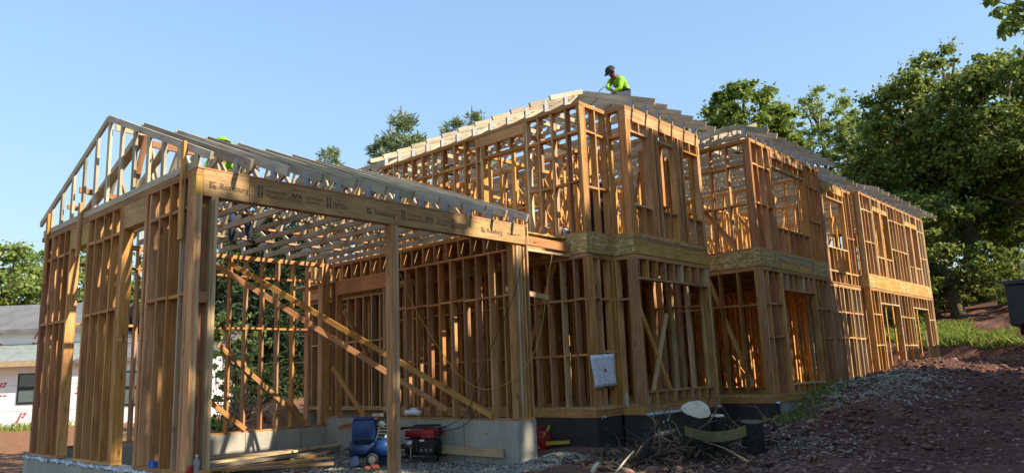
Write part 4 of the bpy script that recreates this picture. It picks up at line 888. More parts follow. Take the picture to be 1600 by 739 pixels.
# grass on the bank and tufts
def grass(name, label, X, Y, h, m='grass', seed=1):
    r_ = np.random.default_rng(seed); n = len(X); Z = ground_z(X, Y); P = np.stack([X, Y, Z-.02], 1); a = r_.uniform(0, 6.28, n); t = np.stack([np.cos(a), np.sin(a), 0*a], 1)
    hh = h*r_.uniform(.5, 1.3, n)[:, None]; w = .018+.012*r_.random(n)[:, None]; ln = np.stack([r_.normal(0, .35, n), r_.normal(0, .35, n), np.ones(n)], 1)
    co = np.stack([P-t*w, P+t*w, P+ln*hh*.6+t*w*.7, P+ln*hh*np.array([1.35, 1.35, 1])], 1).reshape(-1, 3)
    o = obj(name, fastmesh(name, co, np.arange(n*4).reshape(-1, 4), M_[m])); tag(o, label, 'grass', kind='stuff')
X = rg.uniform(29.4, 34.5, 24000); Y = rg.uniform(-7, 4, 24000); k = (fbm(X*.5, Y*.5, 3, 5) > -.12); grass('grass', 'bright grass along the top of the cut bank', X[k], Y[k], .30, seed=2)
X = np.concatenate([rg.normal(3.8, 1.6, 500), rg.normal(7.5, .5, 400), rg.normal(9.4, .35, 400)]); Y = np.concatenate([rg.normal(22.3, .5, 500), rg.normal(13.5, .5, 400), rg.normal(12.3, .4, 400)]); grass('grass', 'thin bright weeds behind the garage and before the neighbouring house', X, Y, .30, seed=3)
X = rg.normal(12.6, 1.0, 500); Y = rg.normal(-2.0, .22, 500); grass('weeds', 'low weeds along the foot of the second block', X, Y, .13, 'leafA', seed=4)
# spoil heap and root ball behind the garage
def heap(name, label, cx, cy, rx, ry, h, m, seed, n=34):
    r_ = random.Random(seed); vs = []; fs = []; z0 = gz(cx, cy)-.15
    for i in range(n+1):
        for j in range(n+1):
            u = -1+2*i/n; v = -1+2*j/n; d = min(1, math.hypot(u, v)); zz = h*(1-d*d)**1.2*(1+.35*mnoise.noise(V((u*2+seed, v*2, 0)))) + .12*mnoise.noise(V((u*6, v*6+seed, 1)))*(1-d)+.05*mnoise.noise(V((u*14, v*14+seed, 1)))*(1-d)
            vs.append((u*rx, v*ry, zz))
    for i in range(n):
        for j in range(n): a = i*(n+1)+j; fs.append((a, a+n+1, a+n+2, a+1))
    return tag(obj(name, mesh(name, vs, fs, m, True), None, (cx, cy, z0)), label, 'soil heap')
mO = plain('orange_clay', (.42, .20, .10), .95, 0, .3, 5, .9)
p = atD(430, 650, 20.5); heap('spoil_heap', 'sunlit orange clay heap behind the garage back wall', p.x, p.y, 1.15, .95, .95, mO, 3)
p = atD(398, 650, 19.6); heap('spoil_heap', 'small clay heap carrying the dry root ball', p.x, p.y, .75, .65, .7, mO, 6)
def snag(mb, p, d, ln, r, rr_, depth=0):
    pts = [V(p)]; dd = V(d).normalized()
    for i in range(5): dd = (dd+V((rr_.gauss(0, .22), rr_.gauss(0, .22), rr_.gauss(0, .2)))).normalized(); pts.append(pts[-1]+dd*ln/5)
    mb.tube(pts, [r*(1-.8*i/5) for i in range(6)], 6)
    if depth:
        for k in range(rr_.randint(1, 3)):
            q_ = pts[rr_.randint(1, 4)]; snag(mb, q_, dd+V((rr_.gauss(0, .8), rr_.gauss(0, .8), rr_.gauss(0, .6))), ln*.55, r*.5, rr_, depth-1)
rr_ = random.Random(8); mb = MB(); pb = V((p.x, p.y, gz(p.x, p.y)+.35))
for k in range(34): snag(mb, pb+V((rr_.gauss(0, .32), rr_.gauss(0, .3), rr_.uniform(-.2, .45))), (rr_.gauss(0, 1), rr_.gauss(0, 1), rr_.uniform(-.1, 1.1)), rr_.uniform(.5, 1.0), rr_.uniform(.02, .05), rr_, 1)
tag(mb.build('root_ball', plain('dry_pale_root', (.33, .21, .13), .9, 0, .35, 10), origin=pb, smooth=True), 'tangled dry root ball behind the garage back wall', 'root ball')
# brush pile in front of the bay
rr_ = random.Random(12); mb = MB(); 
for k in range(120):
    x = rr_.gauss(7.6, .75); y = rr_.gauss(-2.1, .5); z = gz(x, y)+rr_.uniform(0, .12)
    snag(mb, (x, y, z), (rr_.gauss(0, 1), rr_.gauss(0, 1), rr_.gauss(.12, .3)), rr_.uniform(.3, 1.0), rr_.uniform(.008, .026), rr_, 1)
tag(mb.build('brush_pile', M_['root'], origin=(7.6, -2.1, -.7), smooth=True), 'low tangle of roots and branches in front of the bay', 'brush pile', kind='stuff')
def bigbranch(lb, pts, rad, m, nm='branch'):
    mb = MB(); mb.tube([V(a) for a in pts], rad, 9); return tag(mb.build(nm, M_[m], origin=pts[0], smooth=True), lb, 'branch', 'thick branches in the brush pile')
def wp(u, v, Y): return onY(u, v, Y)
bigbranch('dark forked stump standing upright in the brush pile', [wp(1004, 725, -2.2), wp(1010, 700, -2.2), wp(1016, 680, -2.2), wp(1026, 668, -2.2), wp(1033, 657, -2.2)], [.075, .06, .045, .03, .026], 'darkbark')
bigbranch('dark side arm of the upright stump', [wp(1020, 708, -2.18), wp(1035, 712, -2.15), wp(1052, 722, -2.1)], [.05, .04, .02], 'darkbark')
bigbranch('pale branch lying behind the upright stump', [wp(1018, 681, -1.7), wp(1036, 678, -1.7), wp(1054, 672, -1.7)], [.03, .045, .03], 'cut')
bigbranch('long pale stick leaning across the brush pile', [wp(962, 738, -2.5), wp(976, 720, -2.5), wp(990, 704, -2.5)], [.016, .014, .01], 'cut')
bigbranch('short dark stub left of the leaning stick', [wp(946, 712, -2.3), wp(948, 700, -2.3), wp(951, 694, -2.3)], [.05, .04, .03], 'darkbark')
bigbranch('orange split piece at the front of the brush pile', [wp(925, 738, -2.6), wp(931, 728, -2.6), wp(935, 722, -2.6)], [.03, .028, .02], 'cut')
bigbranch('thin bent root arching towards the logs', [wp(1046, 641, -1.75), wp(1050, 652, -1.75), wp(1060, 664, -1.75), wp(1078, 684, -1.75), wp(1096, 700, -1.75)], [.012, .014, .02, .018, .012], 'root')
rr_ = random.Random(15); mb = MB(); q0 = atD(1048, 690, 11.6)
for k in range(34):
    x = q0.x+rr_.gauss(0, .38); y = q0.y+rr_.gauss(0, .28)
    snag(mb, (x, y, gz(x, y)+rr_.uniform(0, .25)), (rr_.gauss(0, 1), rr_.gauss(0, 1), rr_.gauss(.5, .5)), rr_.uniform(.3, .8), rr_.uniform(.008, .03), rr_, 1)
tag(mb.build('root_tangle', M_['root'], origin=(q0.x, q0.y, -.7), smooth=True), 'dark upright tangle of roots left of the standing logs', 'roots', kind='stuff')
for k_, (u, v, s_) in enumerate(((1070, 706, .26), (1020, 735, .17), (1120, 712, .2), (1060, 735, .15))):
    q_ = gnd(u, v); o = obj('rock', pebble_mesh('rock', np.array([(0, 0, 0.)]), np.array([s_]), M_['rock'], .45, 50+k_), None, (q_.x, q_.y, q_.z+s_*.08)); tag(o, ('flat rock in front of the standing logs', 'small rock at the picture bottom in the brush', 'rock below the sagging board', 'low rock at the bottom right of the brush')[k_], 'rock')
# standing logs with pale cut tops
def log(lb, c, r, h, tilt, seed, lean=(0, 0), top='cut'):
    rr = random.Random(seed); base = V(c); t = thing('cut_log', lb, 'log', base, 'cut logs beside the bay')
    n_ = 28; rad = [r*(1+.07*math.sin(3*a_*6.283/n_+seed)+rr.gauss(0, .025)) for a_ in range(n_)]
    def ring(z, k, cutx=0): return [base+V((rad[i]*k*math.cos(6.283*i/n_)+lean[0]*z, rad[i]*k*math.sin(6.283*i/n_)+lean[1]*z, z+cutx*(rad[i]*(math.cos(6.283*i/n_)*cf.y*-1*0+(math.cos(6.283*i/n_)*V((cf.x, cf.y, 0)).normalized().x+math.sin(6.283*i/n_)*V((cf.x, cf.y, 0)).normalized().y))))) for i in range(n_)]
    nr = 12; rings = [ring(-.2+(h+.2)*i/(nr-1), 1.06-.08*i/(nr-1)) for i in range(nr-1)]+[ring(h, 1.0, tilt)]
    for i, rg_ in enumerate(rings[:-1]):
        for j in range(n_):
            q = rg_[j]; o_ = V((q.x-base.x, q.y-base.y, 0)).normalized(); rg_[j] = q+o_*(.022*mnoise.noise(V((j*1.7, i*.35, seed*3.1)))+.012*mnoise.noise(V((j*4.7, i*1.4, seed)))); rg_[j].z = min(rg_[j].z, rings[-1][j].z-.01)
    v = [q for rg_ in rings for q in rg_]; f = [(i*n_+j, i*n_+(j+1) % n_, (i+1)*n_+(j+1) % n_, (i+1)*n_+j) for i in range(nr-1) for j in range(n_)]
    b = MB().add(v, f); b.build('bark', M_['darkbark'], t, origin=base)
    topr = [q+V((0, 0, .003)) for q in rings[-1]]; cc = sum(topr, V())/n_; b = MB().add(topr+[cc], [(i, (i+1) % n_, n_) for i in range(n_)]); b.build('cut_face', M_[top], t, origin=cc)
    return t
p = atD(1092, 690, 11.9); log('thick standing log with a large tilted pale cut face', (p.x, p.y, gz(p.x, p.y)-.05), .21, .76, .55, 1)
p = atD(1123, 690, 12.1); log('thinner standing log right of the thick one', (p.x, p.y, gz(p.x, p.y)), .125, .58, .12, 2)
p = atD(1178, 700, 12.2); log('mossy standing log half buried at the foot of the mound', (p.x, p.y, gz(p.x, p.y)-.1), .16, .58, .15, 3, top='mossbark')
a, b = atD(1070, 672, 11.3), atD(1166, 672, 11.4); member_b = None
mb = MB(); pts = [a.lerp(b, i/10)+V((0, 0, -.09*math.sin(math.pi*i/10))) for i in range(11)]
vs = []; fs = []; nn_ = V((cf.x, cf.y, 0)).normalized()
for q_ in pts: vs += [q_+V((0, 0, -.07)), q_+V((0, 0, .07)), q_+V((0, 0, .07))+nn_*.025, q_+V((0, 0, -.07))+nn_*.025]
for i in range(10):
    for j in range(4): fs.append((i*4+j, i*4+(j+1) % 4, i*4+4+(j+1) % 4, i*4+4+j))
fs += [(3, 2, 1, 0), (40, 41, 42, 43)]
tag(obj('sagging_board', mesh('sagging_board', [q_-a for q_ in vs], fs, M_['moss']), None, a), 'mossy board sagging across the front of the standing logs', 'board')
# planks
GRP = 'loose boards on the garage floor'
def plank(lb, u0, v0, u1, v1, z0, z1, w=.14, t=.038, m='board', grp=GRP):
    p, q_ = onZ(u0, v0, z0), onZ(u1, v1, z1); o = member('loose_board', None, p, q_, w, t, m); return tag(o, lb, 'board', grp)
L0 = -.70
bl = [(300, 727, 552, 691, L0+.10, L0+.08, 'long pale board running from the pier towards the compressor'), (300, 733, 508, 699, L0+.05, L0+.03, 'long board under the pale long board'), (305, 740, 430, 722, L0, L0, 'short board nearest the left pier'), (330, 736, 500, 719, L0, L0, 'thin board lying flat in front of the pile'), (300, 711, 460, 699, L0+.06, L0+.06, 'wide board in the middle of the pile'),
      (300, 716, 440, 709, L0+.03, L0+.03, 'flat board with sawn orange end'), (310, 703, 425, 691, L0+.12, L0+.12, 'reddish board on top near the back wall'), (300, 697, 410, 686, L0+.16, L0+.16, 'reddish board leaning at the back of the pile'), (430, 694, 487, 689, L0+.08, L0+.08, 'short offcut with a bright end'), (470, 716, 512, 706, L0+.03, L0+.03, 'stubby offcut beside the gravel'), (300, 722, 420, 713, L0+.02, L0+.02, 'grey board at the bottom of the pile'), (440, 720, 522, 714, L0, L0, 'narrow batten on the gravel')]
for i, (a_, b_, c_, d_, z0, z1, lb) in enumerate(bl): plank(lb, a_, b_, c_, d_, z0, z1, .14 if i not in (3, 11) else .06, .036, ('pale', 'board', 'board', 'stud', 'board', 'pale', 'red', 'red', 'pale', 'stud', 'grey', 'board')[i])
o = member('loose_board', None, (5.28, 3.6, -.56), (5.36, .28, -.60), .03, .14, 'pale', (0, 0, 1)); tag(o, 'long pale board lying on edge against the concrete wall', 'board')
o = member('loose_board', None, (6.55, 1.0, -.60), (7.0, .2, -.56), .05, .06, 'yellow', (0, 0, 1)); tag(o, 'yellowish batten beside the red fuel can on the ground', 'board')
p, q_ = onY(530, 668, 4.6), onY(605, 650, 3.9); o = member('loose_board', None, p, q_, .04, .09, 'red'); tag(o, 'short board leaning behind the blue compressor', 'board')
p, q_ = onZ(1345, 628, gz(14, -3.5)+.05), onZ(1300, 640, gz(13, -3.6)+.03)
o = member('loose_board', None, gnd(1284, 644)+V((0, 0, .05)), gnd(1356, 627)+V((0, 0, .05)), .07, .03, 'lvl'); tag(o, 'yellow batten lying on the mound', 'board')
rb = random.Random(33)
for i in range(18):
    u0 = rb.uniform(296, 335); v0 = 694+42*i/17+rb.uniform(-2, 2); u1 = rb.uniform(405, 535); v1 = v0-(u1-u0)*rb.uniform(.06, .16); z_ = L0+rb.uniform(.0, .03)+(738-v0)*.0035
    plank('loose framing board %s of the floor pile' % ('at the back left', 'deep at the back', 'across the back', 'low at the back', 'at the rear edge', 'behind the middle', 'left of the middle', 'crossing the middle', 'in the middle', 'right of the middle', 'just before the middle', 'under the middle', 'towards the front', 'crossing the front', 'left at the front', 'right at the front', 'lowest at the front', 'nearest the viewer')[i], u0, v0, u1, v1, z_, z_, rb.choice((.09, .14, .14)), .038, rb.choice(('board', 'board', 'pale', 'grey', 'stud')))
# broken brick lumps
for u, v, s, lb in ((583, 733, .10, 'lump of broken red brick beside the compressor wheel'), (478, 736, .05, 'small brick fragment on the gravel at the picture bottom'), (465, 738, .045, 'smaller brick fragment next to the other fragment')):
    q_ = onZ(u, v, -.72); o = obj('brick_lump', pebble_mesh('brick_lump', np.array([(0, 0, 0), (s*.8, .03, -.01), (-s*.7, .05, -.01)]), np.array([s, s*.7, s*.65]), M_['brick'], .7, int(u)), None, (q_.x, q_.y, q_.z+s*.35)); tag(o, lb, 'brick')

# ================================================================== machines and containers
cq = onZ(580, 726, -.73); VR = math.atan2(cr.y, cr.x)     # machine long sides roughly across the view
cmp_ = thing('air_compressor', 'blue wheeled air compressor with twin tank behind the centre post', 'compressor', (cq.x+.12, cq.y+.12, -.74), rz=VR+.12)
def lb_(name, m, parent, fn, **kw): b = MB(); fn(b); return b.build(name, M_[m] if isinstance(m, str) else m, parent, local=True, **kw)
tk = lb_('air_tank', 'navy', cmp_, lambda b: b.lathe([(.02, -.40), (.11, -.385), (.155, -.33), (.155, .14), (.12, .19), (.02, .20)], (0, .02, .27), 'x', 20), smooth=True)
lb_('air_tank', 'blue', cmp_, lambda b: b.lathe([(.02, -.30), (.10, -.285), (.155, -.22), (.155, .25), (.10, .29), (.02, .30)], (.19, .0, .27), 'y', 20), smooth=True)
lb_('engine_cover', 'blue', cmp_, lambda b: b.box(-.33, .06, -.19, .17, .395, .735), bevel=.03, smooth=True); lb_('cover_lid', 'navy', cmp_, lambda b: b.box(-.31, .02, -.17, .15, .733, .775), bevel=.012)
lb_('engine', 'black', cmp_, lambda b: b.box(.075, .33, -.15, .14, .46, .75), bevel=.015); lb_('fuel_tank', 'cream', cmp_, lambda b: b.box(.0, .19, -.13, .1, .778, .83), bevel=.015); lb_('air_filter', 'black', cmp_, lambda b: b.box(.20, .35, -.12, .12, .755, .84), bevel=.015)
lb_('pulley', 'steel', cmp_, lambda b: b.lathe([(.02, -.19), (.055, -.185), (.055, -.145), (.02, -.143)], (.16, 0, .66), 'y', 16)); lb_('exhaust', 'steel', cmp_, lambda b: b.tube([(.25, -.1, .5), (.26, -.12, .43), (.15, -.14, .42)], .02, 8), smooth=True)
for y_ in (-.27, .24):
    w_ = lb_('wheel', 'rubber', cmp_, lambda b: b.lathe([(.06, -.03), (.095, -.03), (.105, 0), (.095, .03), (.06, .03)], (.01, y_, .105), 'y', 20), smooth=True); lb_('hub', 'steel', w_, lambda b: b.lathe([(.02, -.034), (.058, -.033), (.058, .033), (.02, .034)], (.01, y_, .105), 'y', 14))
lb_('foot', 'navy', cmp_, lambda b: b.add([(-.36, -.12, 0), (-.20, -.12, 0), (-.20, .12, 0), (-.36, .12, 0), (-.31, -.08, .18), (-.24, -.08, .18), (-.24, .08, .18), (-.31, .08, .18)], BOXF)); lb_('axle', 'steel', cmp_, lambda b: b.tube([(.01, -.25, .105), (.01, .25, .105)], .012, 8)); lb_('foot', 'navy', cmp_, lambda b: b.box(.1, .3, -.05, .05, 0, .14))
for k_ in range(4): lb_('cooling_fin', 'steel', cmp_, lambda b: b.box(.085, .32, -.165, -.151, .50+.05*k_, .512+.05*k_))
lb_('belt_guard_slot', 'black', cmp_, lambda b: b.box(-.27, .0, -.193, -.189, .44, .47)); lb_('saddle', 'navy', cmp_, lambda b: b.box(-.25, .30, -.12, .12, .37, .41)); lb_('pressure_gauge', 'white', cmp_, lambda b: b.lathe([(.03, -.2), (.03, -.17)], (.24, 0, .46), 'y', 12)); lb_('pressure_pipe', 'steel', cmp_, lambda b: b.tube([(.12, -.17, .6), (.1, -.2, .5), (.06, -.19, .4)], .01, 6))
lb_('handle', 'black', cmp_, lambda b: b.tube([(-.34, -.1, .3), (-.46, -.1, .26), (-.48, 0, .24), (-.46, .1, .26), (-.34, .1, .3)], .013, 8), smooth=True)
gen = thing('generator', 'portable generator with red tank in black tube frame by the concrete wall', 'generator', (5.10, 1.93, -.745), rz=VR-.30); gen.scale = (1.1, 1.1, 1.1)
for y_ in (-.24, .24):
    lb_('frame_hoop', 'black', gen, lambda b: b.tube([(-.33, y_, .0), (-.335, y_, .42), (-.31, y_, .49), (-.26, y_, .515), (.26, y_, .515), (.31, y_, .49), (.335, y_, .42), (.33, y_, .0)], .016, 8), smooth=True); lb_('frame_rail', 'black', gen, lambda b: b.tube([(-.33, y_, .06), (.33, y_, .06)], .015, 8))
for x_ in (-.31, .31): lb_('frame_rail', 'black', gen, lambda b: b.tube([(x_, -.24, .49), (x_, .24, .49)], .014, 8)); lb_('frame_rail', 'black', gen, lambda b: b.tube([(x_, -.24, .06), (x_, .24, .06)], .014, 8))
ftk = lb_('fuel_tank', 'redp', gen, lambda b: b.box(-.25, .26, -.20, .20, .36, .47), bevel=.03, smooth=True); lb_('fuel_cap', 'black', ftk, lambda b: b.lathe([(.04, 0), (.04, .03), (.02, .035)], (.02, 0, .47), 'z', 12))
lb_('engine', 'black', gen, lambda b: b.box(-.26, -.02, -.18, .18, .1, .34), bevel=.03); lb_('muffler', 'steel', gen, lambda b: b.lathe([(.02, -.1), (.07, -.09), (.07, .09), (.02, .1)], (-.2, -.20, .26), 'x', 14), smooth=True)
lb_('alternator', 'black', gen, lambda b: b.lathe([(.05, -.14), (.13, -.12), (.13, .12), (.05, .14)], (.14, 0, .2), 'x', 16), smooth=True); cpn = lb_('control_panel', 'black', gen, lambda b: b.box(.0, .26, -.215, -.19, .1, .33), bevel=.008)
for k in range(3): lb_('outlet', 'steel', cpn, lambda b: b.lathe([(.022, -.008), (.02, 0)], (.05+.08*k, -.216, .17), 'y', 10))
lb_('label_plate', 'white', gen, lambda b: b.box(.02, .10, -.218, -.216, .30, .325)); lb_('pull_cord', 'cream', gen, lambda b: b.tube([(-.12, -.21, .3), (-.12, -.25, .2), (-.11, -.26, .05)], .008, 6)); lb_('engine_shroud', 'redp', gen, lambda b: b.box(.04, .27, -.213, -.205, .345, .40), bevel=.003)
def jerry(lb, loc, rz, s=1.0, lay=False):
    t = thing('fuel_can', lb, 'fuel can', loc, 'red fuel cans', rz)
    b = MB(); b.box(-.14*s, .14*s, -.09*s, .09*s, 0, .26*s); b.add([(-.13*s, -.08*s, .26*s), (.13*s, -.08*s, .26*s), (.13*s, .08*s, .26*s), (-.13*s, .08*s, .26*s), (-.08*s, -.05*s, .33*s), (.05*s, -.05*s, .33*s), (.05*s, .05*s, .33*s), (-.08*s, .05*s, .33*s)], BOXF)
    b.build('can_body', M_['redp'], t, local=True, bevel=.02*s, smooth=True)
    MB().tube([(-.10*s, 0, .29*s), (-.09*s, 0, .38*s), (.0, 0, .40*s), (.05*s, 0, .35*s)], .018*s, 8).build('handle', M_['redp'], t, local=True, smooth=True)
    MB().tube([(.09*s, 0, .28*s), (.13*s, 0, .36*s), (.15*s, 0, .42*s)], [.03*s, .024*s, .015*s], 10).build('spout', M_['yellow'], t, local=True, smooth=True)
    MB().box(-.09*s, .06*s, -.0925*s, -.091*s, .06*s, .12*s).build('warning_label', M_['yellow'], t, local=True)
    return t
p = onZ(848, 700, -.69); jerry('red fuel can on the ground beside the concrete pier', (p.x, p.y, -.70), VR+.3, 1.0); p2 = onZ(838, 702, -.69); jerry('smaller dull red fuel can tucked against the concrete pier', (p2.x-.02, p2.y-.1, -.71), VR-.6, .78)
jerry('red fuel can standing on the floor behind the site notice', (7.72, -.02, .0), VR+1.2, 1.05)
def bottle(lb, loc, m='white', h=.24, r=.033):
    t = thing('water_bottle', lb, 'bottle', loc, 'water bottles')
    MB().lathe([(r*.9, 0), (r, .01), (r, h*.35), (r*.93, h*.4), (r, h*.45), (r, h*.68), (r*.4, h*.88), (r*.4, h*.93)], (0, 0, 0), 'z', 14).build('bottle_body', MG, t, local=True, smooth=True); MB().lathe([(r*.45, h*.93), (r*.45, h)], (0, 0, 0), 'z', 12).build('cap', M_['white'], t, local=True); return t
MG, n_, b_, L_ = mat('clear_plastic'); b_.inputs['Base Color'].default_value = (.75, .82, .88, 1); b_.inputs['Roughness'].default_value = .12; b_.inputs['Transmission Weight'].default_value = .75; b_.inputs['IOR'].default_value = 1.2
bottle('clear water bottle on the sill of the left garage pier', (.11, -.035, GS-.01), h=.22); bottle('clear water bottle on the floor beside the bay corner', (8.0-.22, -.55, .002)); 
sc_ = thing('drink_can', 'small red drink can beside the water bottle on the sill', 'can', (.045, -.03, GS-.01)); MB().lathe([(.026, 0), (.031, .008), (.031, .105), (.026, .118)], (0, 0, 0), 'z', 14).build('can_body', M_['redp'], sc_, local=True, smooth=True); MB().lathe([(.027, .118), (.026, .121)], (0, 0, 0), 'z', 14).build('lid', M_['steel'], sc_, local=True)
bx_ = MB(); bx_.box(-.045, .045, -.075, .075, 0, .075); tag(bx_.build('nail_box', plain('blue_cardboard', (.02, .12, .42), .7, 0, .2), None, (.03, .86, GS+SW), bevel=.006), 'small blue nail box on the sill of the left garage wall', 'box')
# roll of plans on the right garage sill
rl = thing('plan_roll', 'crumpled white roll of plans on the sill of the right garage wall', 'paper roll', (5.56, 2.75, -.03)); MB().tube([(-.02, -.22, .05), (0, -.08, .062), (.0, .08, .055), (.01, .2, .06)], [.045, .058, .05, .06], 12).build('paper', M_['white'], rl, local=True, smooth=True); MB().tube([(.02, -.12, .1), (.03, .1, .11)], [.03, .035], 10).build('paper', M_['white'], rl, local=True, smooth=True)
# site notice
m, n_, b_, L_ = mat('printed_site_notice'); tc = node(n_, 'ShaderNodeTexCoord'); mp = node(n_, 'ShaderNodeMapping'); mp.inputs['Scale'].default_value = (7, 1, 20); mp.inputs['Rotation'].default_value = (0, .1, 0); L_.new(tc.outputs['Object'], mp.inputs[0])
nz = node(n_, 'ShaderNodeTexNoise'); nz.inputs['Scale'].default_value = 2.2; nz.inputs['Detail'].default_value = 4; L_.new(mp.outputs[0], nz.inputs['Vector']); r_ = ramp(n_, [(.36, (.2, .22, .3)), (.43, (.74, .79, .88))]); L_.new(nz.outputs['Fac'], r_.inputs[0]); L_.new(r_.outputs[0], b_.inputs['Base Color']); b_.inputs['Roughness'].default_value = .5
a = V((6.995, -.378, .36)); vs = []; fs = []
for i in range(9):
    for j in range(9): vs.append((.69*i/8+.05*(1-j/8)*.9-.02*j/8, -.012-.014*math.sin(i*1.1+j*.7), .57*j/8+.05*i/8*.6))
for i in range(8):
    for j in range(8): k = i*9+j; fs.append((k, k+9, k+10, k+1))
sn = thing('site_notice', 'pale blue printed site notice nailed to the corner studs', 'notice', a); me = mesh('sheet', vs, fs, m, True); sh_ = obj('sheet', me, sn, (0, 0, 0), local=True); md = sh_.modifiers.new('thickness', 'SOLIDIFY'); md.thickness = .002
b = MB(); k = [(math.cos(i*math.pi/5)*(.045 if i % 2 == 0 else .02), math.sin(i*math.pi/5)*(.045 if i % 2 == 0 else .02)) for i in range(10)]; b.add([(.36+x_, -.034, .31+z_) for x_, z_ in k], [tuple(range(10))]); b.build('red_emblem', M_['redp'], sn, local=True)
# hoses and cables
def cable(name, lb, pts, r, m, cat='cable'):
    P_ = [V(a_) for a_ in pts]; out = []
    for i in range(len(P_)-1):
        p0_, p1_, p2_, p3_ = P_[max(i-1, 0)], P_[i], P_[i+1], P_[min(i+2, len(P_)-1)]
        for s_ in range(6):
            t = s_/6; out.append(.5*((2*p1_)+(p2_-p0_)*t+(2*p0_-5*p1_+4*p2_-p3_)*t*t+(3*p1_-p0_-3*p2_+p3_)*t**3))
    out.append(P_[-1]); return tag(MB().tube(out, r, 6).build(name, M_[m], origin=P_[0], smooth=True), lb, cat)
M_['rope'] = plain('yellow_rope', (.42, .30, .06), .8, 0, .2)
cable('air_hose', 'yellow air hose draped from the plate across the garage right wall', [onX(625, 428, 5.47), onX(645, 475, 5.46), onX(680, 535, 5.42), onX(712, 580, 5.40), onX(745, 605, 5.40), onX(775, 606, 5.42), onY(806, 588, -.05), onY(834, 552, -.06), onY(848, 500, -.02), onY(856, 440, .02), onY(863, 395, .03)], .007, 'rope', 'hose')
cable('power_cable', 'dark cable hanging down the right front pier to the generator', [onY(822, 388, -.03), onY(812, 425, -.04), onY(800, 470, -.04), onX(760, 560, 5.35), onX(740, 620, 5.3), onX(722, 652, 5.25), (5.2, 1.82, -.28)], .007, 'black')
cable('power_cable', 'dark cable running from the generator up to the wall', [(5.22, 1.80, -.30), onX(716, 668, 5.25), onX(738, 652, 5.3), onX(752, 615, 5.42), onX(760, 560, 5.46)], .007, 'black')
cable('power_cable', 'dark cable lying from the generator towards the compressor', [(4.95, 2.2, -.45), (4.7, 2.4, -.62), (4.5, 2.3, -.71), (4.3, 2.0, -.72)], .008, 'black')
# tool bag upstairs
tb = thing('tool_bag', 'blue and black tool bag on the upper floor behind the studs', 'tool bag', (7.62, .55, Z3)); MB().box(-.2, .2, -.12, .12, 0, .2).build('bag', M_['navy'], tb, local=True, bevel=.03); MB().tube([(-.15, 0, .19), (-.1, 0, .3), (.1, 0, .3), (.15, 0, .19)], .012, 6).build('handle', M_['black'], tb, local=True); MB().box(-.1, .1, -.1, .1, .2, .26).build('towel', M_['white'], tb, local=True, bevel=.02)

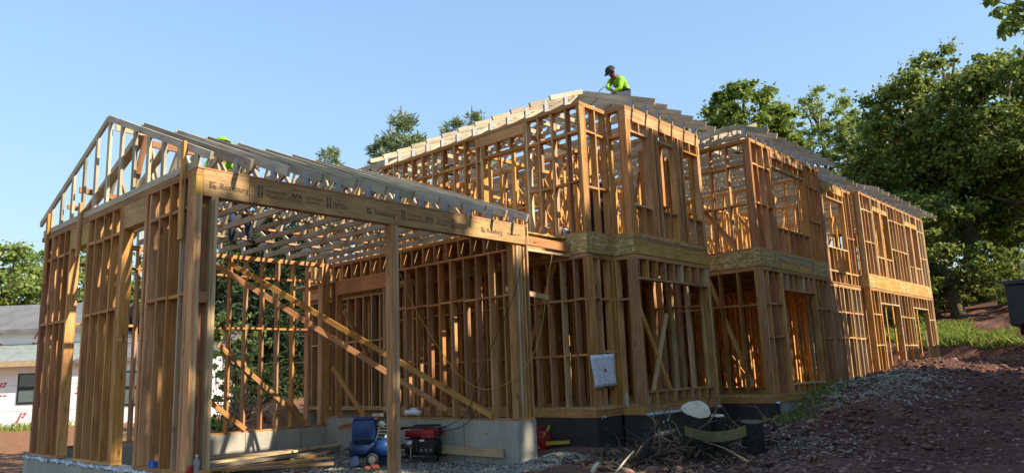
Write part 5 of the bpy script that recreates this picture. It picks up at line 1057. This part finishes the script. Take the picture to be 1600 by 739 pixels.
# ================================================================== people
M_['skin'] = plain('brown_skin', (.13, .06, .035), .55, 0, .1); M_['lime_cap'] = plain('lime_cap', (.22, .50, .02), .8, 0, .1); M_['lime'] = plain('lime_shirt', (.24, .47, .012), .85, 0, .25, 9, 1.0); M_['jeans'] = plain('dark_jeans', (.022, .030, .05), .9, 0, .3, 20); M_['bluejeans'] = plain('blue_jeans', (.025, .042, .085), .9, 0, .3, 20)
M_['navyshirt'] = plain('navy_shirt', (.012, .018, .07), .85, 0, .2); M_['capblack'] = plain('dark_cap', (.02, .018, .018), .8, 0, .2); M_['boot'] = plain('boot_leather', (.05, .03, .018), .7, 0, .2); M_['blacktrousers'] = plain('black_trousers', (.012, .012, .013), .9, 0, .2)
def person(lb, J, shirt, pants, cap, face, grp=None, printed=False):
    """J: joints in world space. One skinned body surface; cap and belt are children"""
    J = {k: V(v) for k, v in J.items()}; base = min((J['anL'], J['anR']), key=lambda v: v.z)
    J['nk2'] = J['neck'].lerp(J['head'], .45)
    fwd = V(face).normalized()
    hd_up = (J['head']-J['neck']).normalized(); J['crown'] = J['head']+hd_up*.075; J['jaw'] = J['head']-hd_up*.06+fwd*.025
    rad = dict(pel=(.155, .12), waist=(.145, .11), chest=(.17, .125), neck=(.065, .065), jaw=(.065, .07), head=(.082, .095), crown=(.06, .068), shL=.075, shR=.075, elL=.05, elR=.05, wrL=.034, wrR=.034, haL=(.042, .026), haR=(.042, .026), hpL=.098, hpR=.098, knL=.066, knR=.066, anL=.045, anR=.045, toL=(.045, .032), toR=(.045, .032))
    J['waist'] = J['pel'].lerp(J['chest'], .5)
    for s_ in 'LR':
        J['ha'+s_] = J['wr'+s_]+(J['wr'+s_]-J['el'+s_]).normalized()*.07
        if 'to'+s_ not in J: J['to'+s_] = J['an'+s_]+V((fwd.x, fwd.y, 0)).normalized()*.16+V((0, 0, -.045))
    E_ = [('pel', 'waist'), ('waist', 'chest'), ('chest', 'neck'), ('neck', 'jaw'), ('jaw', 'head'), ('head', 'crown')]
    for s_ in 'LR': E_ += [('chest', 'sh'+s_), ('sh'+s_, 'el'+s_), ('el'+s_, 'wr'+s_), ('wr'+s_, 'ha'+s_), ('pel', 'hp'+s_), ('hp'+s_, 'kn'+s_), ('kn'+s_, 'an'+s_), ('an'+s_, 'to'+s_)]
    ks = ['pel']+[k for k in rad if k != 'pel']; me = bpy.data.meshes.new('body'); me.from_pydata([J[k]-base for k in ks], [(ks.index(a_), ks.index(b_)) for a_, b_ in E_], [])
    o = bpy.data.objects.new('tmp_body', me); COL.objects.link(o); md = o.modifiers.new('skin', 'SKIN'); md.use_smooth_shade = True
    for i, k in enumerate(ks):
        sv = me.skin_vertices[0].data[i]; r = rad[k]; sv.radius = r if hasattr(r, '__len__') else (r, r); sv.use_root = (k == 'pel')
    o.modifiers.new('sub', 'SUBSURF').levels = 2; bpy.context.view_layer.update()
    ev = bpy.data.meshes.new_from_object(o.evaluated_get(bpy.context.evaluated_depsgraph_get())); bpy.data.objects.remove(o)
    vs = [V(v.co) for v in ev.vertices]; fs = [tuple(p_.vertices) for p_ in ev.polygons]
    segs = [(a_, b_) for a_, b_ in E_]
    def region(c):
        best = None
        for a_, b_ in segs:
            A, B_ = J[a_]-base, J[b_]-base; t = max(0, min(1, (c-A).dot(B_-A)/max(1e-6, (B_-A).length_squared))); d = (c-(A+(B_-A)*t)).length
            if best is None or d < best[0]: best = (d, a_, b_, t)
        _, a_, b_, t = best; k = b_[:2]
        if b_ in ('jaw', 'head', 'crown') or (b_ == 'neck' and t > .75): return 0
        if k == 'ha' or (k == 'wr' and t > .93): return 0
        if k in ('kn', 'an') or k == 'hp' or (b_ == 'waist' and t < .35): return 2
        if k == 'to': return 3
        return 1
    mi = [region(sum((vs[i] for i in f), V())/len(f)) for f in fs]
    mb = MB(); mb.v = [tuple(v) for v in vs]; mb.f = fs; mb.mi = mi; mb.m = 0
    for s_ in 'LR':                                            # five fingers per hand, curled
        h = J['ha'+s_]-base; d = (J['ha'+s_]-J['wr'+s_]).normalized(); sd = d.cross(V((0, 0, 1))); sd = sd.normalized() if sd.length > .1 else V((1, 0, 0)); dn = sd.cross(d); dn = dn if dn.z < 0 else -dn
        for k in range(4):
            p_ = h+sd*(-.027+.018*k); ln = (.062, .072, .068, .054)[k]; mb.tube([p_-d*.02, p_+d*ln*.55+dn*.01, p_+d*ln*.85+dn*.035, p_+d*ln*.7+dn*.055], [.010, .009, .008, .006], 6)
        p_ = h-d*.035+sd*.032; mb.tube([p_, p_+sd*.022+d*.03, p_+sd*.018+d*.055+dn*.015], [.011, .010, .007], 6)
    # face: nose, ears, eyes, mouth
    hc = J['head']-base; rt = fwd.cross(hd_up).normalized()
    mb.tube([hc+fwd*.088+hd_up*.02, hc+fwd*.112-hd_up*.018, hc+fwd*.09-hd_up*.026], [.008, .014, .01], 6)
    for s_ in (-1, 1): mb.tube([hc+rt*s_*.08-hd_up*.02, hc+rt*s_*.094, hc+rt*s_*.085+hd_up*.025], [.012, .018, .01], 6)
    mb.m = 4
    for s_ in (-1, 1): mb.tube([hc+fwd*.084+rt*s_*.03+hd_up*.012, hc+fwd*.094+rt*s_*.03+hd_up*.012], .009, 6)
    mb.tube([hc+fwd*.088-rt*.022-hd_up*.045, hc+fwd*.094-hd_up*.045, hc+fwd*.088+rt*.022-hd_up*.045], .005, 5)
    if printed:
        cc = J['chest']-base; n1 = (fwd+V((0, 0, -.15))).normalized(); mb.m = 5
        for r_ in range(3):
            for c_ in range(4): q_ = cc+n1*.135+rt*(-.075+.05*c_+.012*(r_ % 2))+V((0, 0, .03-.04*r_)); mb.tube([q_-rt*.018, q_+rt*.018], .008, 5)
    b = mb.build('person', None, None, origin=None, mats=[M_['skin'], M_[shirt], M_[pants], M_['boot'], M_['capblack'], M_['ink']], smooth=True, loc=base)
    tag(b, lb, 'person', grp); WP[b.name] = base
    if cap:
        up_v = (hd_up*1.0-fwd*.12).normalized(); c0 = J['head']+hd_up*.035-fwd*.004; rt2 = fwd.cross(up_v).normalized(); f2 = up_v.cross(rt2)
        k = MB(); rings = []
        for i in range(6):
            a_ = i/5*math.pi/2; rr2 = .106*math.cos(a_)+.004; zz = .098*math.sin(a_)
            rings.append([c0+f2*math.cos(6.283*j/16)*rr2*1.1+rt2*math.sin(6.283*j/16)*rr2+up_v*zz for j in range(16)])
        k.add([q_ for r_ in rings for q_ in r_], [(i*16+j, i*16+(j+1) % 16, (i+1)*16+(j+1) % 16, (i+1)*16+j) for i in range(5) for j in range(16)]+[tuple(80+j for j in range(16))])
        br = []; 
        for i in range(9):
            a_ = -1.1+2.2*i/8; br.append(c0+f2*math.cos(a_)*.108+rt2*math.sin(a_)*.10); 
        for i in range(9):
            a_ = -1.1+2.2*i/8; br.append(c0+f2*(.108*math.cos(a_)+.085*math.cos(a_*.75))+rt2*math.sin(a_)*.095-up_v*.018)
        k.add(br+[q_-up_v*.006 for q_ in br], [(i, i+1, i+10, i+9) for i in range(8)]+[(18+i+9, 18+i+10, 18+i+1, 18+i) for i in range(8)]+[(9+i, 10+i, 28+i, 27+i) for i in range(8)])
        k.build('cap', M_[cap], b, origin=c0, smooth=True)
    bl_ = J['pel'].lerp(J['waist'], .35); ax_ = (J['chest']-J['pel']).normalized(); e1 = ax_.orthogonal().normalized(); e2 = ax_.cross(e1)
    return b
left = -cr; tocam = V((-cf.x, -cf.y, 0)).normalized(); lf = V((-cr.x, -cr.y, 0)).normalized()
Yw = .12
person('worker in lime shirt and dark cap crouching on top of the roof trusses', dict(pel=onY(979, 147, Yw), chest=onY(966.5, 129, Yw), neck=onY(959.5, 120.5, Yw), head=onY(954.5, 112.5, Yw),
    shL=onY(971, 123.5, Yw-.19), elL=onY(969.5, 138, Yw-.27), wrL=onY(960.5, 143, Yw-.17), shR=onY(957, 124.5, Yw+.17), elR=onY(948.5, 137, Yw+.12), wrR=onY(956, 142, Yw),
    hpL=onY(978, 149, Yw-.10), knL=onY(960, 150, Yw-.22), anL=onY(982, 155, Yw-.2), hpR=onY(976, 148, Yw+.1), knR=onY(955, 149.5, Yw+.12), anR=onY(975, 155, Yw+.15), toL=onY(989, 156, Yw-.2), toR=onY(982, 157, Yw+.15)),
    'lime', 'jeans', 'capblack', (lf*.85+tocam*.5+V((0, 0, -.45))), 'workers on the frame', True)
cable('tool_line', 'thin dark air line curving up from the roof beside the crouching worker', [onY(932, 156, .2), onY(934, 148, .2), onY(939, 140, .15), onY(946, 136, .1)], .008, 'black')
Yg = 3.25
person('worker in lime shirt and lime cap standing among the garage trusses', dict(pel=onY(362, 308, Yg), chest=onY(343, 262, Yg), neck=onY(342, 240, Yg), head=onY(346.5, 226, Yg),
    shL=onY(356, 250, Yg-.1), elL=onY(372, 272, Yg-.2), wrL=onY(392, 266, Yg-.3), shR=onY(328, 250, Yg+.1), elR=onY(320, 272, Yg), wrR=onY(318, 292, Yg-.1),
    hpL=onY(371, 312, Yg-.05), knL=onY(386, 340, Yg-.15), anL=onY(390, 376, Yg), hpR=onY(356, 312, Yg+.05), knR=onY(362, 344, Yg), anR=onY(362, 378, Yg+.1)),
    'lime', 'bluejeans', 'lime_cap', (cr*.7+tocam*.6+V((0, 0, -.4))), 'workers on the frame')
b0 = atD(931, 330, 15.9); bx0 = V((b0.x, b0.y, Z3))
def up3(a_, z, d=0): return bx0+V((cr.x, cr.y, 0)).normalized()*a_+tocam*d+V((0, 0, z))
person('person in navy shirt and black trousers standing behind the upper corner studs', dict(pel=up3(0, .95), chest=up3(0, 1.32), neck=up3(0, 1.5), head=up3(0, 1.63, .02), shL=up3(.18, 1.42), elL=up3(.23, 1.15), wrL=up3(.2, .92, .1), shR=up3(-.18, 1.42), elR=up3(-.23, 1.15), wrR=up3(-.2, .92, .1), hpL=up3(.09, .9), knL=up3(.1, .5, .03), anL=up3(.11, .09), hpR=up3(-.09, .9), knR=up3(-.1, .5, .03), anR=up3(-.11, .09)),
    'navyshirt', 'blacktrousers', None, tocam, 'workers on the frame')
